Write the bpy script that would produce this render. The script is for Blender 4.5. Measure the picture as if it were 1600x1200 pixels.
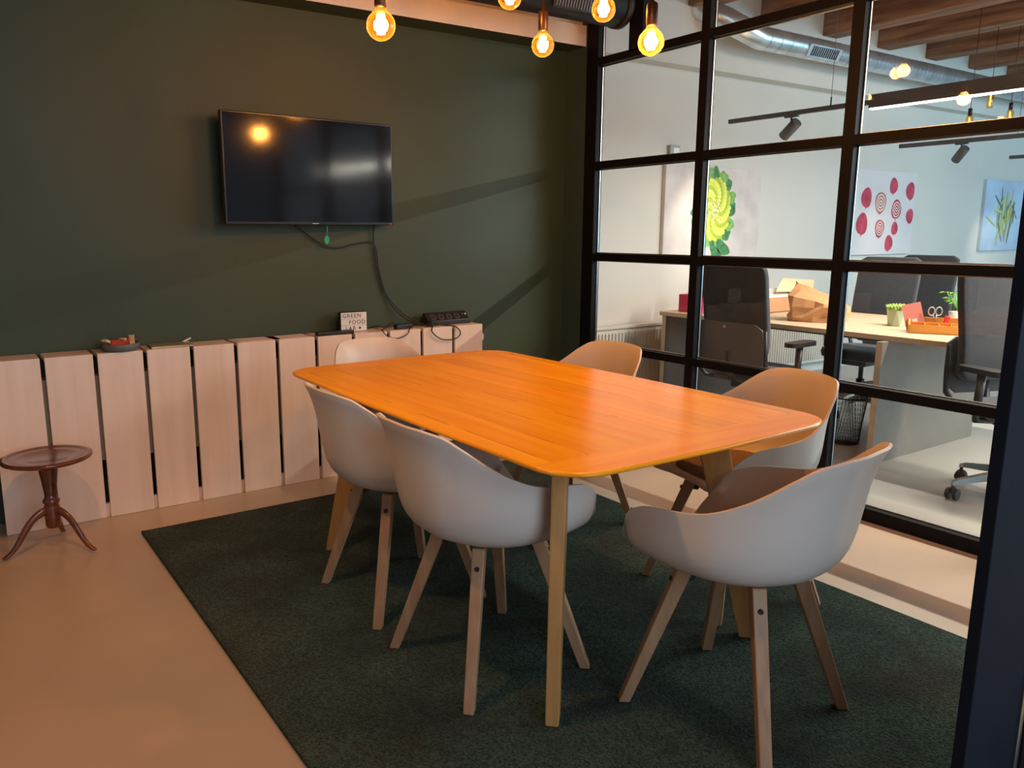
import bpy, bmesh, math, random
from mathutils import Vector, Matrix
from math import sin, cos, pi, radians, sqrt
random.seed(7)
for o in list(bpy.data.objects): bpy.data.objects.remove(o)
S = bpy.context.scene
COL = S.collection

# ------------------------------------------------------------------ camera
yaw, pit, rol = 0.582464581, 0.18737462, -0.00177376
fw = Vector((sin(yaw)*cos(pit), cos(yaw)*cos(pit), -sin(pit)))
rt = Vector((cos(yaw), -sin(yaw), 0)); up = rt.cross(fw)
r2 = cos(rol)*rt + sin(rol)*up; u2 = -sin(rol)*rt + cos(rol)*up
cam = bpy.data.cameras.new('camera'); camo = bpy.data.objects.new('camera', cam); COL.objects.link(camo)
camo.matrix_world = Matrix(((r2.x, u2.x, -fw.x, 0), (r2.y, u2.y, -fw.y, 0), (r2.z, u2.z, -fw.z, 1.30), (0, 0, 0, 1)))
cam.sensor_width = 36; cam.lens = 1239.375/1600*36; cam.shift_x = 78.9/1600; cam.shift_y = -2.911/1600
cam.clip_start = 0.02
S.camera = camo

# ------------------------------------------------------------------ world, lights, exposure
W = bpy.data.worlds.new('daylight'); S.world = W; W.use_nodes = True
bg = W.node_tree.nodes['Background']; bg.inputs[0].default_value = (0.62, 0.80, 1.0, 1); bg.inputs[1].default_value = 0.40
S.view_settings.view_transform = 'Standard'; S.view_settings.look = 'None'
S.view_settings.gamma = 1; S.view_settings.exposure = 0.0; S.view_settings.use_curve_mapping = False

def light(name, kind, loc, energy, color, **k):
    l = bpy.data.lights.new(name, kind); l.energy = energy; l.color = color
    o = bpy.data.objects.new(name, l); COL.objects.link(o); o.location = loc
    for a, b in k.items():
        if a == 'aim': o.rotation_euler = (Vector(b)-Vector(loc)).to_track_quat('-Z', 'Y').to_euler()
        elif a == 'parent': o.parent = b
        else: setattr(l, a, b)
    return o
WARM = (1.0, 0.50, 0.17)
# daylight through the office's street windows (beyond the frame on the right)
light('street_window_light', 'AREA', (9.6, -1.2, 1.9), 190, (0.38, 0.76, 1.0), shape='RECTANGLE', size=4.5, size_y=2.2, aim=(7.5, 4.3, 1.2))
# daylight through the glass doorway behind the camera
light('doorway_daylight', 'AREA', (0.9, -2.4, 1.9), 66, (0.70, 0.85, 1.0), shape='RECTANGLE', size=2.6, size_y=1.8, aim=(1.5, 2.0, 0.7))

# added fill light, unseen above the frame, evens out the office wall
light('office_fill_light', 'AREA', (6.6, 0.3, 2.85), 85, (1.0, 0.86, 0.70), shape='RECTANGLE', size=2.4, size_y=.9, aim=(6.2, 2.2, 0.6))

# ------------------------------------------------------------------ materials
def mat(name, col, rough=0.5, metal=0.0, spec=0.5, bump=0, bscale=50, var=0, vscale=6, stretch=(1, 1, 1), emit=None, estr=0, sheen=0, coat=0, detail=4):
    m = bpy.data.materials.new(name); m.use_nodes = True; nt = m.node_tree; b = nt.nodes['Principled BSDF']
    b.inputs['Base Color'].default_value = (*col, 1); b.inputs['Roughness'].default_value = rough
    b.inputs['Metallic'].default_value = metal; b.inputs['Specular IOR Level'].default_value = spec
    if sheen: b.inputs['Sheen Weight'].default_value = sheen
    if coat: b.inputs['Coat Weight'].default_value = coat; b.inputs['Coat Roughness'].default_value = 0.12
    if emit: b.inputs['Emission Color'].default_value = (*emit, 1); b.inputs['Emission Strength'].default_value = estr
    tc = nt.nodes.new('ShaderNodeTexCoord'); mp = nt.nodes.new('ShaderNodeMapping')
    mp.inputs['Scale'].default_value = stretch; nt.links.new(tc.outputs['Object'], mp.inputs[0])
    n = nt.nodes.new('ShaderNodeTexNoise'); n.inputs['Scale'].default_value = vscale; n.inputs['Detail'].default_value = detail
    nt.links.new(mp.outputs[0], n.inputs['Vector'])
    r = nt.nodes.new('ShaderNodeValToRGB'); v = var if var else 0.03
    r.color_ramp.elements[0].position = 0.3; r.color_ramp.elements[1].position = 0.7
    r.color_ramp.elements[0].color = (*[c*(1-v) for c in col], 1)
    r.color_ramp.elements[1].color = (*[min(1, c*(1+v)) for c in col], 1)
    nt.links.new(n.outputs['Fac'], r.inputs[0]); nt.links.new(r.outputs[0], b.inputs['Base Color'])
    if bump:
        n2 = nt.nodes.new('ShaderNodeTexNoise'); n2.inputs['Scale'].default_value = bscale; n2.inputs['Detail'].default_value = 3
        nt.links.new(mp.outputs[0], n2.inputs['Vector'])
        bp = nt.nodes.new('ShaderNodeBump'); bp.inputs['Strength'].default_value = bump; bp.inputs['Distance'].default_value = 0.01
        nt.links.new(n2.outputs['Fac'], bp.inputs['Height']); nt.links.new(bp.outputs[0], b.inputs['Normal'])
    return m

def wood(name, c1, c2, rough=0.4, axis='Y', scale=1.0, spec=0.5, planks=0.0, ends=None, coat=0):
    """long-grained wood; grain runs along axis; planks = board width across x (0: one board)"""
    m = bpy.data.materials.new(name); m.use_nodes = True; nt = m.node_tree; b = nt.nodes['Principled BSDF']
    b.inputs['Roughness'].default_value = rough; b.inputs['Specular IOR Level'].default_value = spec
    if coat: b.inputs['Coat Weight'].default_value = coat; b.inputs['Coat Roughness'].default_value = 0.25
    L = nt.links.new; N = nt.nodes.new
    tc = N('ShaderNodeTexCoord'); mp = N('ShaderNodeMapping'); L(tc.outputs['Object'], mp.inputs[0])
    s = {'X': (1.2, 16, 16), 'Y': (16, 1.2, 16), 'Z': (16, 16, 1.2)}[axis]
    mp.inputs['Scale'].default_value = [q*scale for q in s]
    vec = mp.outputs[0]; pid = None
    if planks:
        sx = N('ShaderNodeSeparateXYZ'); L(tc.outputs['Object'], sx.inputs[0])
        d = N('ShaderNodeMath'); d.operation = 'DIVIDE'; L(sx.outputs['X'], d.inputs[0]); d.inputs[1].default_value = planks
        f = N('ShaderNodeMath'); f.operation = 'FLOOR'; L(d.outputs[0], f.inputs[0])
        w = N('ShaderNodeTexWhiteNoise'); w.noise_dimensions = '1D'; L(f.outputs[0], w.inputs['W']); pid = w.outputs['Value']
        off = N('ShaderNodeCombineXYZ'); mm = N('ShaderNodeMath'); mm.operation = 'MULTIPLY'; L(pid, mm.inputs[0]); mm.inputs[1].default_value = 9
        L(mm.outputs[0], off.inputs[1]); L(mm.outputs[0], off.inputs[0])
        ad = N('ShaderNodeVectorMath'); ad.operation = 'ADD'; L(vec, ad.inputs[0]); L(off.outputs[0], ad.inputs[1]); vec = ad.outputs[0]
        fr = N('ShaderNodeMath'); fr.operation = 'FRACT'; L(d.outputs[0], fr.inputs[0])
    n = N('ShaderNodeTexNoise'); n.inputs['Scale'].default_value = 1.6; n.inputs['Detail'].default_value = 8; n.inputs['Distortion'].default_value = 0.4
    L(vec, n.inputs['Vector'])
    r = N('ShaderNodeValToRGB'); r.color_ramp.elements[0].position = 0.33; r.color_ramp.elements[1].position = 0.66
    r.color_ramp.elements[0].color = (*c2, 1); r.color_ramp.elements[1].color = (*c1, 1); L(n.outputs['Fac'], r.inputs[0])
    out = r.outputs[0]
    if pid:
        mx = N('ShaderNodeMix'); mx.data_type = 'RGBA'; mx.blend_type = 'MULTIPLY'
        rr = N('ShaderNodeMapRange'); L(pid, rr.inputs[0]); rr.inputs[3].default_value = 0.88; rr.inputs[4].default_value = 1.06
        cc = N('ShaderNodeCombineColor'); [L(rr.outputs[0], cc.inputs[i]) for i in range(3)]
        mx.inputs[0].default_value = 1; L(out, mx.inputs[6]); L(cc.outputs[0], mx.inputs[7]); out = mx.outputs[2]
        # fine dark seam between boards, broken along its length
        lt = N('ShaderNodeMath'); lt.operation = 'LESS_THAN'; L(fr.outputs[0], lt.inputs[0]); lt.inputs[1].default_value = 0.028
        n3 = N('ShaderNodeTexNoise'); n3.inputs['Scale'].default_value = 3.1; L(tc.outputs['Object'], n3.inputs['Vector'])
        gt = N('ShaderNodeMath'); gt.operation = 'GREATER_THAN'; L(n3.outputs['Fac'], gt.inputs[0]); gt.inputs[1].default_value = 0.54
        ml = N('ShaderNodeMath'); ml.operation = 'MULTIPLY'; L(lt.outputs[0], ml.inputs[0]); L(gt.outputs[0], ml.inputs[1])
        m5 = N('ShaderNodeMath'); m5.operation = 'MULTIPLY'; L(ml.outputs[0], m5.inputs[0]); m5.inputs[1].default_value = 0.85
        mx2 = N('ShaderNodeMix'); mx2.data_type = 'RGBA'; L(m5.outputs[0], mx2.inputs[0]); L(out, mx2.inputs[6])
        mx2.inputs[7].default_value = (c2[0]*.4, c2[1]*.35, c2[2]*.35, 1); out = mx2.outputs[2]
    L(out, b.inputs['Base Color'])
    bp = N('ShaderNodeBump'); bp.inputs['Strength'].default_value = 0.12; bp.inputs['Distance'].default_value = 0.004
    L(n.outputs['Fac'], bp.inputs['Height']); L(bp.outputs[0], b.inputs['Normal'])
    return m

def glass(name, tint=(1, 1, 1), refl=1.0, rough=0.0):
    m = bpy.data.materials.new(name); m.use_nodes = True; nt = m.node_tree; nt.nodes.clear(); L = nt.links.new
    t = nt.nodes.new('ShaderNodeBsdfTransparent'); t.inputs[0].default_value = (*tint, 1)
    g = nt.nodes.new('ShaderNodeBsdfGlossy'); g.inputs['Roughness'].default_value = rough
    f = nt.nodes.new('ShaderNodeFresnel'); ge = nt.nodes.new('ShaderNodeNewGeometry'); io = nt.nodes.new('ShaderNodeMapRange'); io.inputs[3].default_value = 1.45; io.inputs[4].default_value = 1/1.45
    L(ge.outputs['Backfacing'], io.inputs[0]); L(io.outputs[0], f.inputs[0])
    k = nt.nodes.new('ShaderNodeMath'); k.operation = 'MULTIPLY'; k.inputs[1].default_value = refl; L(f.outputs[0], k.inputs[0])
    mx = nt.nodes.new('ShaderNodeMixShader'); L(k.outputs[0], mx.inputs[0]); L(t.outputs[0], mx.inputs[1]); L(g.outputs[0], mx.inputs[2])
    o = nt.nodes.new('ShaderNodeOutputMaterial'); L(mx.outputs[0], o.inputs[0])
    return m

def emis(name, col, s):
    m = bpy.data.materials.new(name); m.use_nodes = True; nt = m.node_tree; nt.nodes.clear()
    e = nt.nodes.new('ShaderNodeEmission'); e.inputs[0].default_value = (*col, 1); e.inputs[1].default_value = s
    o = nt.nodes.new('ShaderNodeOutputMaterial'); nt.links.new(e.outputs[0], o.inputs[0]); return m

M = dict(
 green=mat('green_wall_paint', (0.034, 0.053, 0.022), 0.55, var=0.10, vscale=2.2, bump=0.05, bscale=90),
 green_lit=mat('green_wall_paint_lit', (0.040, 0.075, 0.060), 0.5, var=0.06, vscale=3),  # same green paint; the teal light on the return is painted in
 plaster=mat('white_plaster', (0.70, 0.64, 0.58), 0.8, var=0.06, vscale=5, bump=0.25, bscale=14),
 officewall=mat('office_wall_paint', (0.68, 0.65, 0.60), 0.8, var=0.03, vscale=1.5, bump=0.06, bscale=20),
 floor=mat('poured_floor', (0.48, 0.38, 0.285), 0.34, var=0.05, vscale=2.2, bump=0.03, bscale=7),
 floor_shaded=mat('poured_floor_shaded', (0.39, 0.375, 0.34), 0.33, var=0.05, vscale=2.2, bump=0.03, bscale=7),  # same poured resin, greyed and darkened: office shade put into the colour
 black=mat('black_steel', (0.007, 0.007, 0.0085), 0.5, spec=0.10, var=0.1, vscale=20),
 navy=mat('dark_blue_steel', (0.010, 0.014, 0.024), 0.7, spec=0.06, var=0.1, vscale=9),
 steel=mat('brushed_steel', (0.55, 0.56, 0.56), 0.32, metal=1, var=0.1, vscale=30),
 galv=mat('galvanised_duct', (0.72, 0.76, 0.78), 0.30, metal=0.85, var=0.18, vscale=9),
 chrome=mat('polished_aluminium', (0.62, 0.60, 0.56), 0.2, metal=1),
 shell=mat('chair_shell_plastic', (0.60, 0.56, 0.525), 0.42, var=0.02, vscale=4),
 felt=mat('cushion_felt', (0.23, 0.16, 0.125), 0.95, var=0.25, vscale=220, bump=0.3, bscale=260, spec=0.1),
 blackplastic=mat('black_plastic', (0.014, 0.014, 0.015), 0.42),
 greyplastic=mat('grey_plastic', (0.085, 0.085, 0.09), 0.45),
 blackfabric=mat('black_fabric', (0.022, 0.026, 0.034), 0.85, bump=0.25, bscale=300, var=0.2, vscale=60, sheen=0.3),
 ductblack=mat('black_duct', (0.020, 0.014, 0.013), 0.55),
 screen=mat('tv_screen', (0.003, 0.002, 0.002), 0.10, spec=0.42, coat=0.0),
 bezel=mat('tv_bezel', (0.02, 0.02, 0.021), 0.25),
 white=mat('white_plastic', (0.75, 0.74, 0.72), 0.4),
 paper=mat('paper', (0.74, 0.68, 0.64), 0.8),
 kraft=mat('kraft_paper', (0.50, 0.25, 0.11), 0.8, var=0.12, vscale=9),
 card=mat('cardboard', (0.46, 0.24, 0.12), 0.85, var=0.08, vscale=9),
 cream=mat('cream_card', (0.70, 0.62, 0.38), 0.7),
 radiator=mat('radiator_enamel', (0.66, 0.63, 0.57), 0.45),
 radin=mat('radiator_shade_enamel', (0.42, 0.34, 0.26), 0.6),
 pink=mat('crimson_card', (0.58, 0.03, 0.10), 0.6), red=mat('red_gloss', (0.75, 0.02, 0.03), 0.4),
 leaf=mat('succulent_leaf', (0.26, 0.42, 0.10), 0.5, var=0.35, vscale=60), leaf2=mat('leaf_green', (0.10, 0.28, 0.04), 0.5, var=0.3, vscale=40),
 sage=mat('sage_ceramic', (0.40, 0.52, 0.38), 0.4), sand=mat('organiser_wood', (0.66, 0.30, 0.06), 0.5),
 grey=mat('grey_laminate', (0.20, 0.175, 0.145), 0.5, var=0.06, vscale=4), stone=mat('grey_bowl', (0.13, 0.125, 0.12), 0.6),
 gold=mat('gilt_edge', (0.75, 0.52, 0.26), 0.3, metal=0.8), tag=mat('green_tag', (0.02, 0.42, 0.26), 0.5),
 thermos=mat('thermostat_grey', (0.35, 0.36, 0.36), 0.5), brass=mat('dark_bronze', (0.045, 0.022, 0.016), 0.35, metal=0.6),
 lettering=mat('black_lettering', (0.02, 0.018, 0.018), 0.5), wrapper=mat('red_wrapper', (0.45, 0.05, 0.03), 0.35), wrapper2=mat('cream_wrapper', (0.65, 0.50, 0.28), 0.4),
 blue=mat('bottle_blue', (0.25, 0.55, 0.75), 0.3), socket=mat('socket_well', (0.06, 0.05, 0.048), 0.5), pinkcard=mat('pink_print', (0.62, 0.22, 0.19), 0.7),
)
M['rug'] = mat('rug_pile', (0.030, 0.062, 0.045), 0.98, var=0.60, vscale=3.2, bump=1.0, bscale=190, spec=0.05, sheen=0.12, detail=12)
for _n in M['rug'].node_tree.nodes:
    if _n.type == 'BUMP': _n.inputs['Distance'].default_value = .03
_n = M['rug'].node_tree; _b = _n.nodes['Principled BSDF']; _src = _b.inputs['Base Color'].links[0].from_socket
_f = _n.nodes.new('ShaderNodeTexNoise'); _f.inputs['Scale'].default_value = 130; _f.inputs['Detail'].default_value = 3; _tc = _n.nodes.new('ShaderNodeTexCoord'); _n.links.new(_tc.outputs['Object'], _f.inputs['Vector'])
_q = _n.nodes.new('ShaderNodeMapRange'); _q.inputs[1].default_value = .36; _q.inputs[2].default_value = .64; _q.inputs[3].default_value = .35; _q.inputs[4].default_value = 1.65; _n.links.new(_f.outputs['Fac'], _q.inputs[0])
_v = _n.nodes.new('ShaderNodeVectorMath'); _v.operation = 'SCALE'; _n.links.new(_src, _v.inputs[0]); _n.links.new(_q.outputs[0], _v.inputs['Scale']); _n.links.new(_v.outputs[0], _b.inputs['Base Color'])
M['oak'] = wood('table_oak', (0.97, 0.47, 0.012), (0.88, 0.36, 0.006), 0.22, 'Y', 1.0, planks=0.118, spec=0.55)
M['oakx'] = wood('table_oak_cross', (0.95, 0.44, 0.02), (0.86, 0.34, 0.01), 0.22, 'X', 1.0)
M['oakleg'] = wood('oak_leg', (0.50, 0.28, 0.10), (0.40, 0.21, 0.07), 0.45, 'Z', 1.3)
M['chairleg'] = wood('chair_leg_oak', (0.42, 0.25, 0.14), (0.33, 0.185, 0.10), 0.5, 'Z', 1.5)
M['birch'] = wood('birch_plank', (0.84, 0.68, 0.57), (0.77, 0.60, 0.48), 0.34, 'Z', 0.7)
M['mahog'] = wood('mahogany', (0.16, 0.040, 0.013), (0.085, 0.020, 0.008), 0.20, 'X', 1.2, coat=0.5)
M['desk'] = wood('desk_laminate', (0.56, 0.43, 0.29), (0.49, 0.37, 0.235), 0.45, 'Y', 1.0)
M['beam'] = wood('old_beam', (0.38, 0.19, 0.10), (0.14, 0.065, 0.04), 0.8, 'Y', 0.8)
M['glass'] = glass('partition_glass', (0.97, 0.985, 0.98), 0.65)
M['bulbglass'] = glass('amber_bulb_glass', (1.0, 0.72, 0.38), 1.6)
_nt = M['bulbglass'].node_tree; _o = [n for n in _nt.nodes if n.type == 'OUTPUT_MATERIAL'][0]; _m = _o.inputs[0].links[0].from_node
_tr = _nt.nodes.new('ShaderNodeBsdfTranslucent'); _tr.inputs[0].default_value = (1.0, .40, .07, 1); _x = _nt.nodes.new('ShaderNodeMixShader')
_lw = _nt.nodes.new('ShaderNodeLayerWeight'); _lw.inputs[0].default_value = .35; _k = _nt.nodes.new('ShaderNodeMapRange'); _k.inputs[3].default_value = .005; _k.inputs[4].default_value = .10
_nt.links.new(_lw.outputs['Facing'], _k.inputs[0]); _nt.links.new(_k.outputs[0], _x.inputs[0])
_nt.links.new(_m.outputs[0], _x.inputs[1]); _nt.links.new(_tr.outputs[0], _x.inputs[2]); _nt.links.new(_x.outputs[0], _o.inputs[0])
M['bottleglass'] = glass('bottle_plastic', (0.75, 0.9, 0.97), 1.5)
M['filament'] = emis('filament_glow', (1.0, 0.66, 0.28), 45)
M['led'] = emis('led_strip_glow', (1.0, 0.97, 0.93), 9)
M['tube'] = emis('tube_bulb_glow', (1.0, 0.55, 0.18), 4)
M['spotglow'] = emis('spot_lens_glow', (1.0, 0.9, 0.75), 6)

# ------------------------------------------------------------------ mesh helpers
def box(bm, x0, x1, y0, y1, z0, z1, bev=0, mi=0):
    vs = [bm.verts.new((x, y, z)) for x in (x0, x1) for y in (y0, y1) for z in (z0, z1)]
    fs = [bm.faces.new([vs[i] for i in q]) for q in ((0, 1, 3, 2), (4, 6, 7, 5), (0, 4, 5, 1), (2, 3, 7, 6), (0, 2, 6, 4), (1, 5, 7, 3))]
    for f in fs: f.material_index = mi
    if bev:
        es = set(e for f in fs for e in f.edges)
        r = bmesh.ops.bevel(bm, geom=list(es), offset=bev, segments=2, profile=0.5, affect='EDGES')
        for f in r['faces']: f.material_index = mi
    return vs
def frame_axes(d):
    d = d.normalized(); a = Vector((0, 0, 1)) if abs(d.z) < 0.95 else Vector((1, 0, 0))
    u = d.cross(a).normalized(); return u, d.cross(u).normalized()
def tube(bm, pts, r, n=10, mi=0, cap=True):
    pts = [Vector(p) for p in pts]; rings = []
    rr = r if isinstance(r, (list, tuple)) else [r]*len(pts)
    u = None
    for i, p in enumerate(pts):
        d = (pts[min(i+1, len(pts)-1)]-pts[max(i-1, 0)]).normalized()
        if u is None: u, v = frame_axes(d)
        else:
            u = (u-d*u.dot(d)).normalized(); v = d.cross(u)
        rings.append([bm.verts.new(p+(u*cos(2*pi*k/n)+v*sin(2*pi*k/n))*rr[i]) for k in range(n)])
    for a, b in zip(rings, rings[1:]):
        for k in range(n):
            f = bm.faces.new((a[k], a[(k+1) % n], b[(k+1) % n], b[k])); f.smooth = True; f.material_index = mi
    if cap:
        for rg in (rings[0], rings[-1]):
            f = bm.faces.new(rg); f.material_index = mi
def lathe(bm, prof, c=(0, 0, 0), n=32, mi=0, flute=0, fr=(0, 0)):
    c = Vector(c); rings = []
    for (r, z) in prof:
        if r < 1e-5: rings.append([bm.verts.new(c+Vector((0, 0, z)))])
        else:
            rings.append([bm.verts.new(c+Vector(((r*(1-(flute if fr[0] < z < fr[1] and k % 2 else 0)))*cos(2*pi*k/n), (r*(1-(flute if fr[0] < z < fr[1] and k % 2 else 0)))*sin(2*pi*k/n), z))) for k in range(n)])
    for a, b in zip(rings, rings[1:]):
        for k in range(n):
            q = [a[k % len(a)], a[(k+1) % len(a)], b[(k+1) % len(b)], b[k % len(b)]]
            q2 = []
            for v in q:
                if v not in q2: q2.append(v)
            if len(q2) > 2:
                f = bm.faces.new(q2); f.smooth = True; f.material_index = mi
def board(bm, p0, p1, w0, w1, t0, t1, wdir, mi=0, bev=0.002):
    """tapered bar p0->p1, width along wdir (made perpendicular), horizontal ends"""
    p0, p1 = Vector(p0), Vector(p1); d = (p1-p0).normalized(); w = Vector(wdir); w.z = 0; w.normalize(); t = Vector((0, 0, 1)).cross(w)
    vs = []
    for p, ww, tt in ((p0, w0, t0), (p1, w1, t1)):
        vs.append([bm.verts.new(p+w*ww/2*a+t*tt/2*b) for a, b in ((-1, -1), (1, -1), (1, 1), (-1, 1))])
    fs = [bm.faces.new(vs[0][::-1]), bm.faces.new(vs[1])]
    for k in range(4): fs.append(bm.faces.new((vs[0][k], vs[0][(k+1) % 4], vs[1][(k+1) % 4], vs[1][k])))
    if bev: bmesh.ops.bevel(bm, geom=list(set(e for f in fs for e in f.edges)), offset=bev, segments=2, profile=0.5, affect='EDGES')
def prism(bm, poly, z0, z1, mi=0):
    a = [bm.verts.new((x, y, z0)) for x, y in poly]; b = [bm.verts.new((x, y, z1)) for x, y in poly]; n = len(poly)
    fs = [bm.faces.new(a[::-1]), bm.faces.new(b)]+[bm.faces.new((a[k], a[(k+1) % n], b[(k+1) % n], b[k])) for k in range(n)]
    for f in fs: f.material_index = mi
def B(): return bmesh.new()
def obj(name, bm, m, parent=None, loc=None, rot=None, smooth=False, **props):
    bmesh.ops.recalc_face_normals(bm, faces=bm.faces)
    me = bpy.data.meshes.new(name); bm.to_mesh(me); bm.free()
    for q in (m if isinstance(m, (list, tuple)) else [m]): me.materials.append(M[q] if isinstance(q, str) else q)
    if smooth:
        for p in me.polygons: p.use_smooth = True
    o = bpy.data.objects.new(name, me); COL.objects.link(o)
    if parent: o.parent = parent
    if loc: o.location = loc
    if rot: o.rotation_euler = rot
    for k, v in props.items(): o[k] = v
    return o
def thing(name, label, cat, loc=(0, 0, 0), rz=0, group=None):
    o = bpy.data.objects.new(name, None); COL.objects.link(o); o.empty_display_size = 0.1
    o.location = loc; o.rotation_euler = (0, 0, rz); o['label'] = label; o['category'] = cat
    if group: o['group'] = group
    return o
def tag(o, label, cat, group=None):
    o['label'] = label; o['category'] = cat
    if group: o['group'] = group
    return o
def struct(name, bm, m, parent=None, **k):
    o = obj(name, bm, m, parent, **k)
    if not parent: o['kind'] = 'structure'
    return o
def dup(root, loc, rz, label=None, sc=None):
    r = root.copy(); COL.objects.link(r); r.location = loc; r.rotation_euler = (0, 0, rz)
    if label: r['label'] = label
    for ch in list(root.children):
        c = ch.copy(); COL.objects.link(c); c.parent = r
        for g in ch.children:
            d = g.copy(); COL.objects.link(d); d.parent = c
    return r
def subd(o, l=1):
    s = o.modifiers.new('subd', 'SUBSURF'); s.levels = l; s.render_levels = l
def rrect(x0, x1, y0, y1, r, n=8):
    pts = []
    for cx, cy, a0 in ((x1-r, y1-r, 0), (x0+r, y1-r, 90), (x0+r, y0+r, 180), (x1-r, y0+r, 270)):
        for i in range(n+1):
            a = radians(a0+90*i/n); pts.append((cx+r*cos(a), cy+r*sin(a)))
    return pts
def text(s, size, parent, loc, rot, m, name='lettering', ext=0.0006, sp=1.0):
    cu = bpy.data.curves.new('t', 'FONT'); cu.body = s; cu.size = size; cu.extrude = ext; cu.space_character = sp
    t = bpy.data.objects.new('t', cu); COL.objects.link(t); bpy.context.view_layer.update()
    me = bpy.data.meshes.new_from_object(t.evaluated_get(bpy.context.evaluated_depsgraph_get())); bpy.data.objects.remove(t)
    me.materials.clear(); me.materials.append(M[m]); o = bpy.data.objects.new(name, me); COL.objects.link(o)
    o.parent = parent; o.location = loc; o.rotation_euler = rot; return o

# ------------------------------------------------------------------ setting
X = 3.423; WY = 4.0; OY = 4.365; ZC = 3.10
bm = B(); box(bm, -2.2, X+.03, -3.2, 4.6, -0.12, 0); struct('floor', bm, 'floor')
bm = B(); box(bm, X+.03, 12, -3.2, 4.6, -0.12, 0); struct('floor_office', bm, 'floor_shaded')
bm = B(); box(bm, -2.2, X+.06, WY, WY+.12, 0, ZC); struct('wall_back', bm, 'green')
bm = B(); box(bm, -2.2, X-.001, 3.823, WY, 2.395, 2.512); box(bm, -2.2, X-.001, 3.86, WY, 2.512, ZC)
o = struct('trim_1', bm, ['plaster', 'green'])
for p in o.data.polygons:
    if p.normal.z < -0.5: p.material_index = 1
bm = B(); box(bm, X, X+.10, 3.815, WY, 0, ZC); struct('wall_right', bm, 'green_lit')
bm = B(); box(bm, -2.3, -2.2, -3.2, WY+.12, 0, ZC); struct('wall_left', bm, 'plaster')
bm = B(); box(bm, X-.02, 12, OY, OY+.12, 0, ZC); box(bm, X-.02, X+.06, WY+.12, OY, 0, ZC); struct('wall_office', bm, 'officewall')
bm = B(); box(bm, X+.10, 12, 4.245, OY, 2.50, ZC); struct('trim_2', bm, 'officewall')
bm = B(); box(bm, -2.3, 12, -3.2, 4.6, ZC, ZC+.1); struct('ceiling', bm, 'beam')
k = 0
xs = [5.60+0.83*i for i in range(-9, 8)]
for x in xs:
    if X-.15 < x < X+.12: continue
    bm = B(); y1 = 4.245 if x > X else 3.86
    box(bm, x, x+.20, -3.2, y1, 2.91, ZC, 0.008)
    # weathered arris
    struct('ceiling_beam', bm, 'beam', label='old wooden ceiling beam')
    S.collection.objects[-1]
# rug
bm = B(); box(bm, .645, 2.652, 0.45, 3.53, 0.0, 0.012, 0.004); box(bm, .640, .656, 0.45, 3.53, 0.0, 0.013, 0.003)
tag(obj('rug', bm, 'rug'), 'large dark green pile rug under the meeting table', 'rug')

# glass partition ----------------------------------------------------------
PD = .058
part = B()
ZT = 2.91
posts = [(3.717, 3.815), (2.894, 2.947), (2.069, 2.124), (1.246, 1.300)]
bars = [(0.0, .061), (.572, .615), (1.124, 1.167), (1.672, 1.715), (2.270, 2.314), (2.866, 2.91)]
for a, b in posts: box(part, X, X+PD, a, b, 0, ZT, 0.002)
for a, b in ((0.40, 0.455),): box(part, X, X+PD, a, b, 0, ZT, 0.002)
for a, b in bars: box(part, X+.0015, X+PD-.001, 0.42, 3.80, a, b, 0.0015)
box(part, X+.0015, X+PD, 3.364, 3.468, 2.30, ZT, 0.0015)
pf = struct('window_1', part, 'black')
# inner glazing beads, slightly lighter aluminium edge next to the glass
bd = B()
ys = [3.717, 2.947, 2.894, 2.124, 2.069, 1.300, 1.246, .455]
cells = [(2.947, 3.717), (2.124, 2.894), (1.300, 2.069), (.455, 1.246)]
for (a, b) in cells:
    for i in range(5):
        z0, z1 = bars[i][1], bars[i+1][0]
        for (p, q, r, s) in ((a, a+.006, z0, z1), (b-.006, b, z0, z1), (a, b, z0, z0+.006), (a, b, z1-.006, z1)):
            box(bd, X+.038, X+.044, p, q, r, s)
struct('glazing_bead', bd, 'steel', pf)
for (a, b) in cells:
    for i in range(5):
        g = B(); box(g, X+.044, X+.050, a, b, bars[i][1], bars[i+1][0]); struct('glass_pane', g, 'glass', pf)

# door jamb beside the camera
bm = B(); box(bm, 1.681, 1.925, .655, .680, 0, ZT, 0.002)
dj = struct('door_1', bm, 'navy')
bm = B(); box(bm, 1.925, 1.942, .650, .683, 0, ZT, 0.002); struct('metal_edge', bm, 'steel', dj)
bm = B(); box(bm, 1.942, 2.16, .645, .70, 0, ZT, 0.003); struct('door_stile', bm, 'black', dj)

# ------------------------------------------------------------------ meeting table
T = .752
tb = thing('meeting_table', 'large orange-toned oak meeting table with rounded corners and angled legs', 'table', (1.669, 2.170, 0))
def outline(hx, hy, r, bow, n=10, inset=0):
    pts = []
    for cx, cy, a0 in ((hx-r, hy-r, 0), (-hx+r, hy-r, 90), (-hx+r, -hy+r, 180), (hx-r, -hy+r, 270)):
        for i in range(n+1):
            a = radians(a0+90*i/n); x = cx+r*cos(a); y = cy+r*sin(a); pts.append((x, y))
        # bowed edge midpoint
        nx = {0: (0, hy+bow), 90: (-hx-bow, 0), 180: (0, -hy-bow), 270: (hx+bow, 0)}[a0]; pts.append(nx)
    c = []
    for x, y in pts:
        l = max(abs(x)/hx, abs(y)/hy); c.append((x*(1-inset/hx), y*(1-inset/hy)))
    return c
bm = B(); loops = []
for ins, z in ((.045, T-.026), (.004, T-.012), (0, T-.007), (.0015, T-.002), (.006, T)):
    loops.append([bm.verts.new((x, y, z)) for x, y in outline(.530, .876, .125, .010, inset=ins)])
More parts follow.
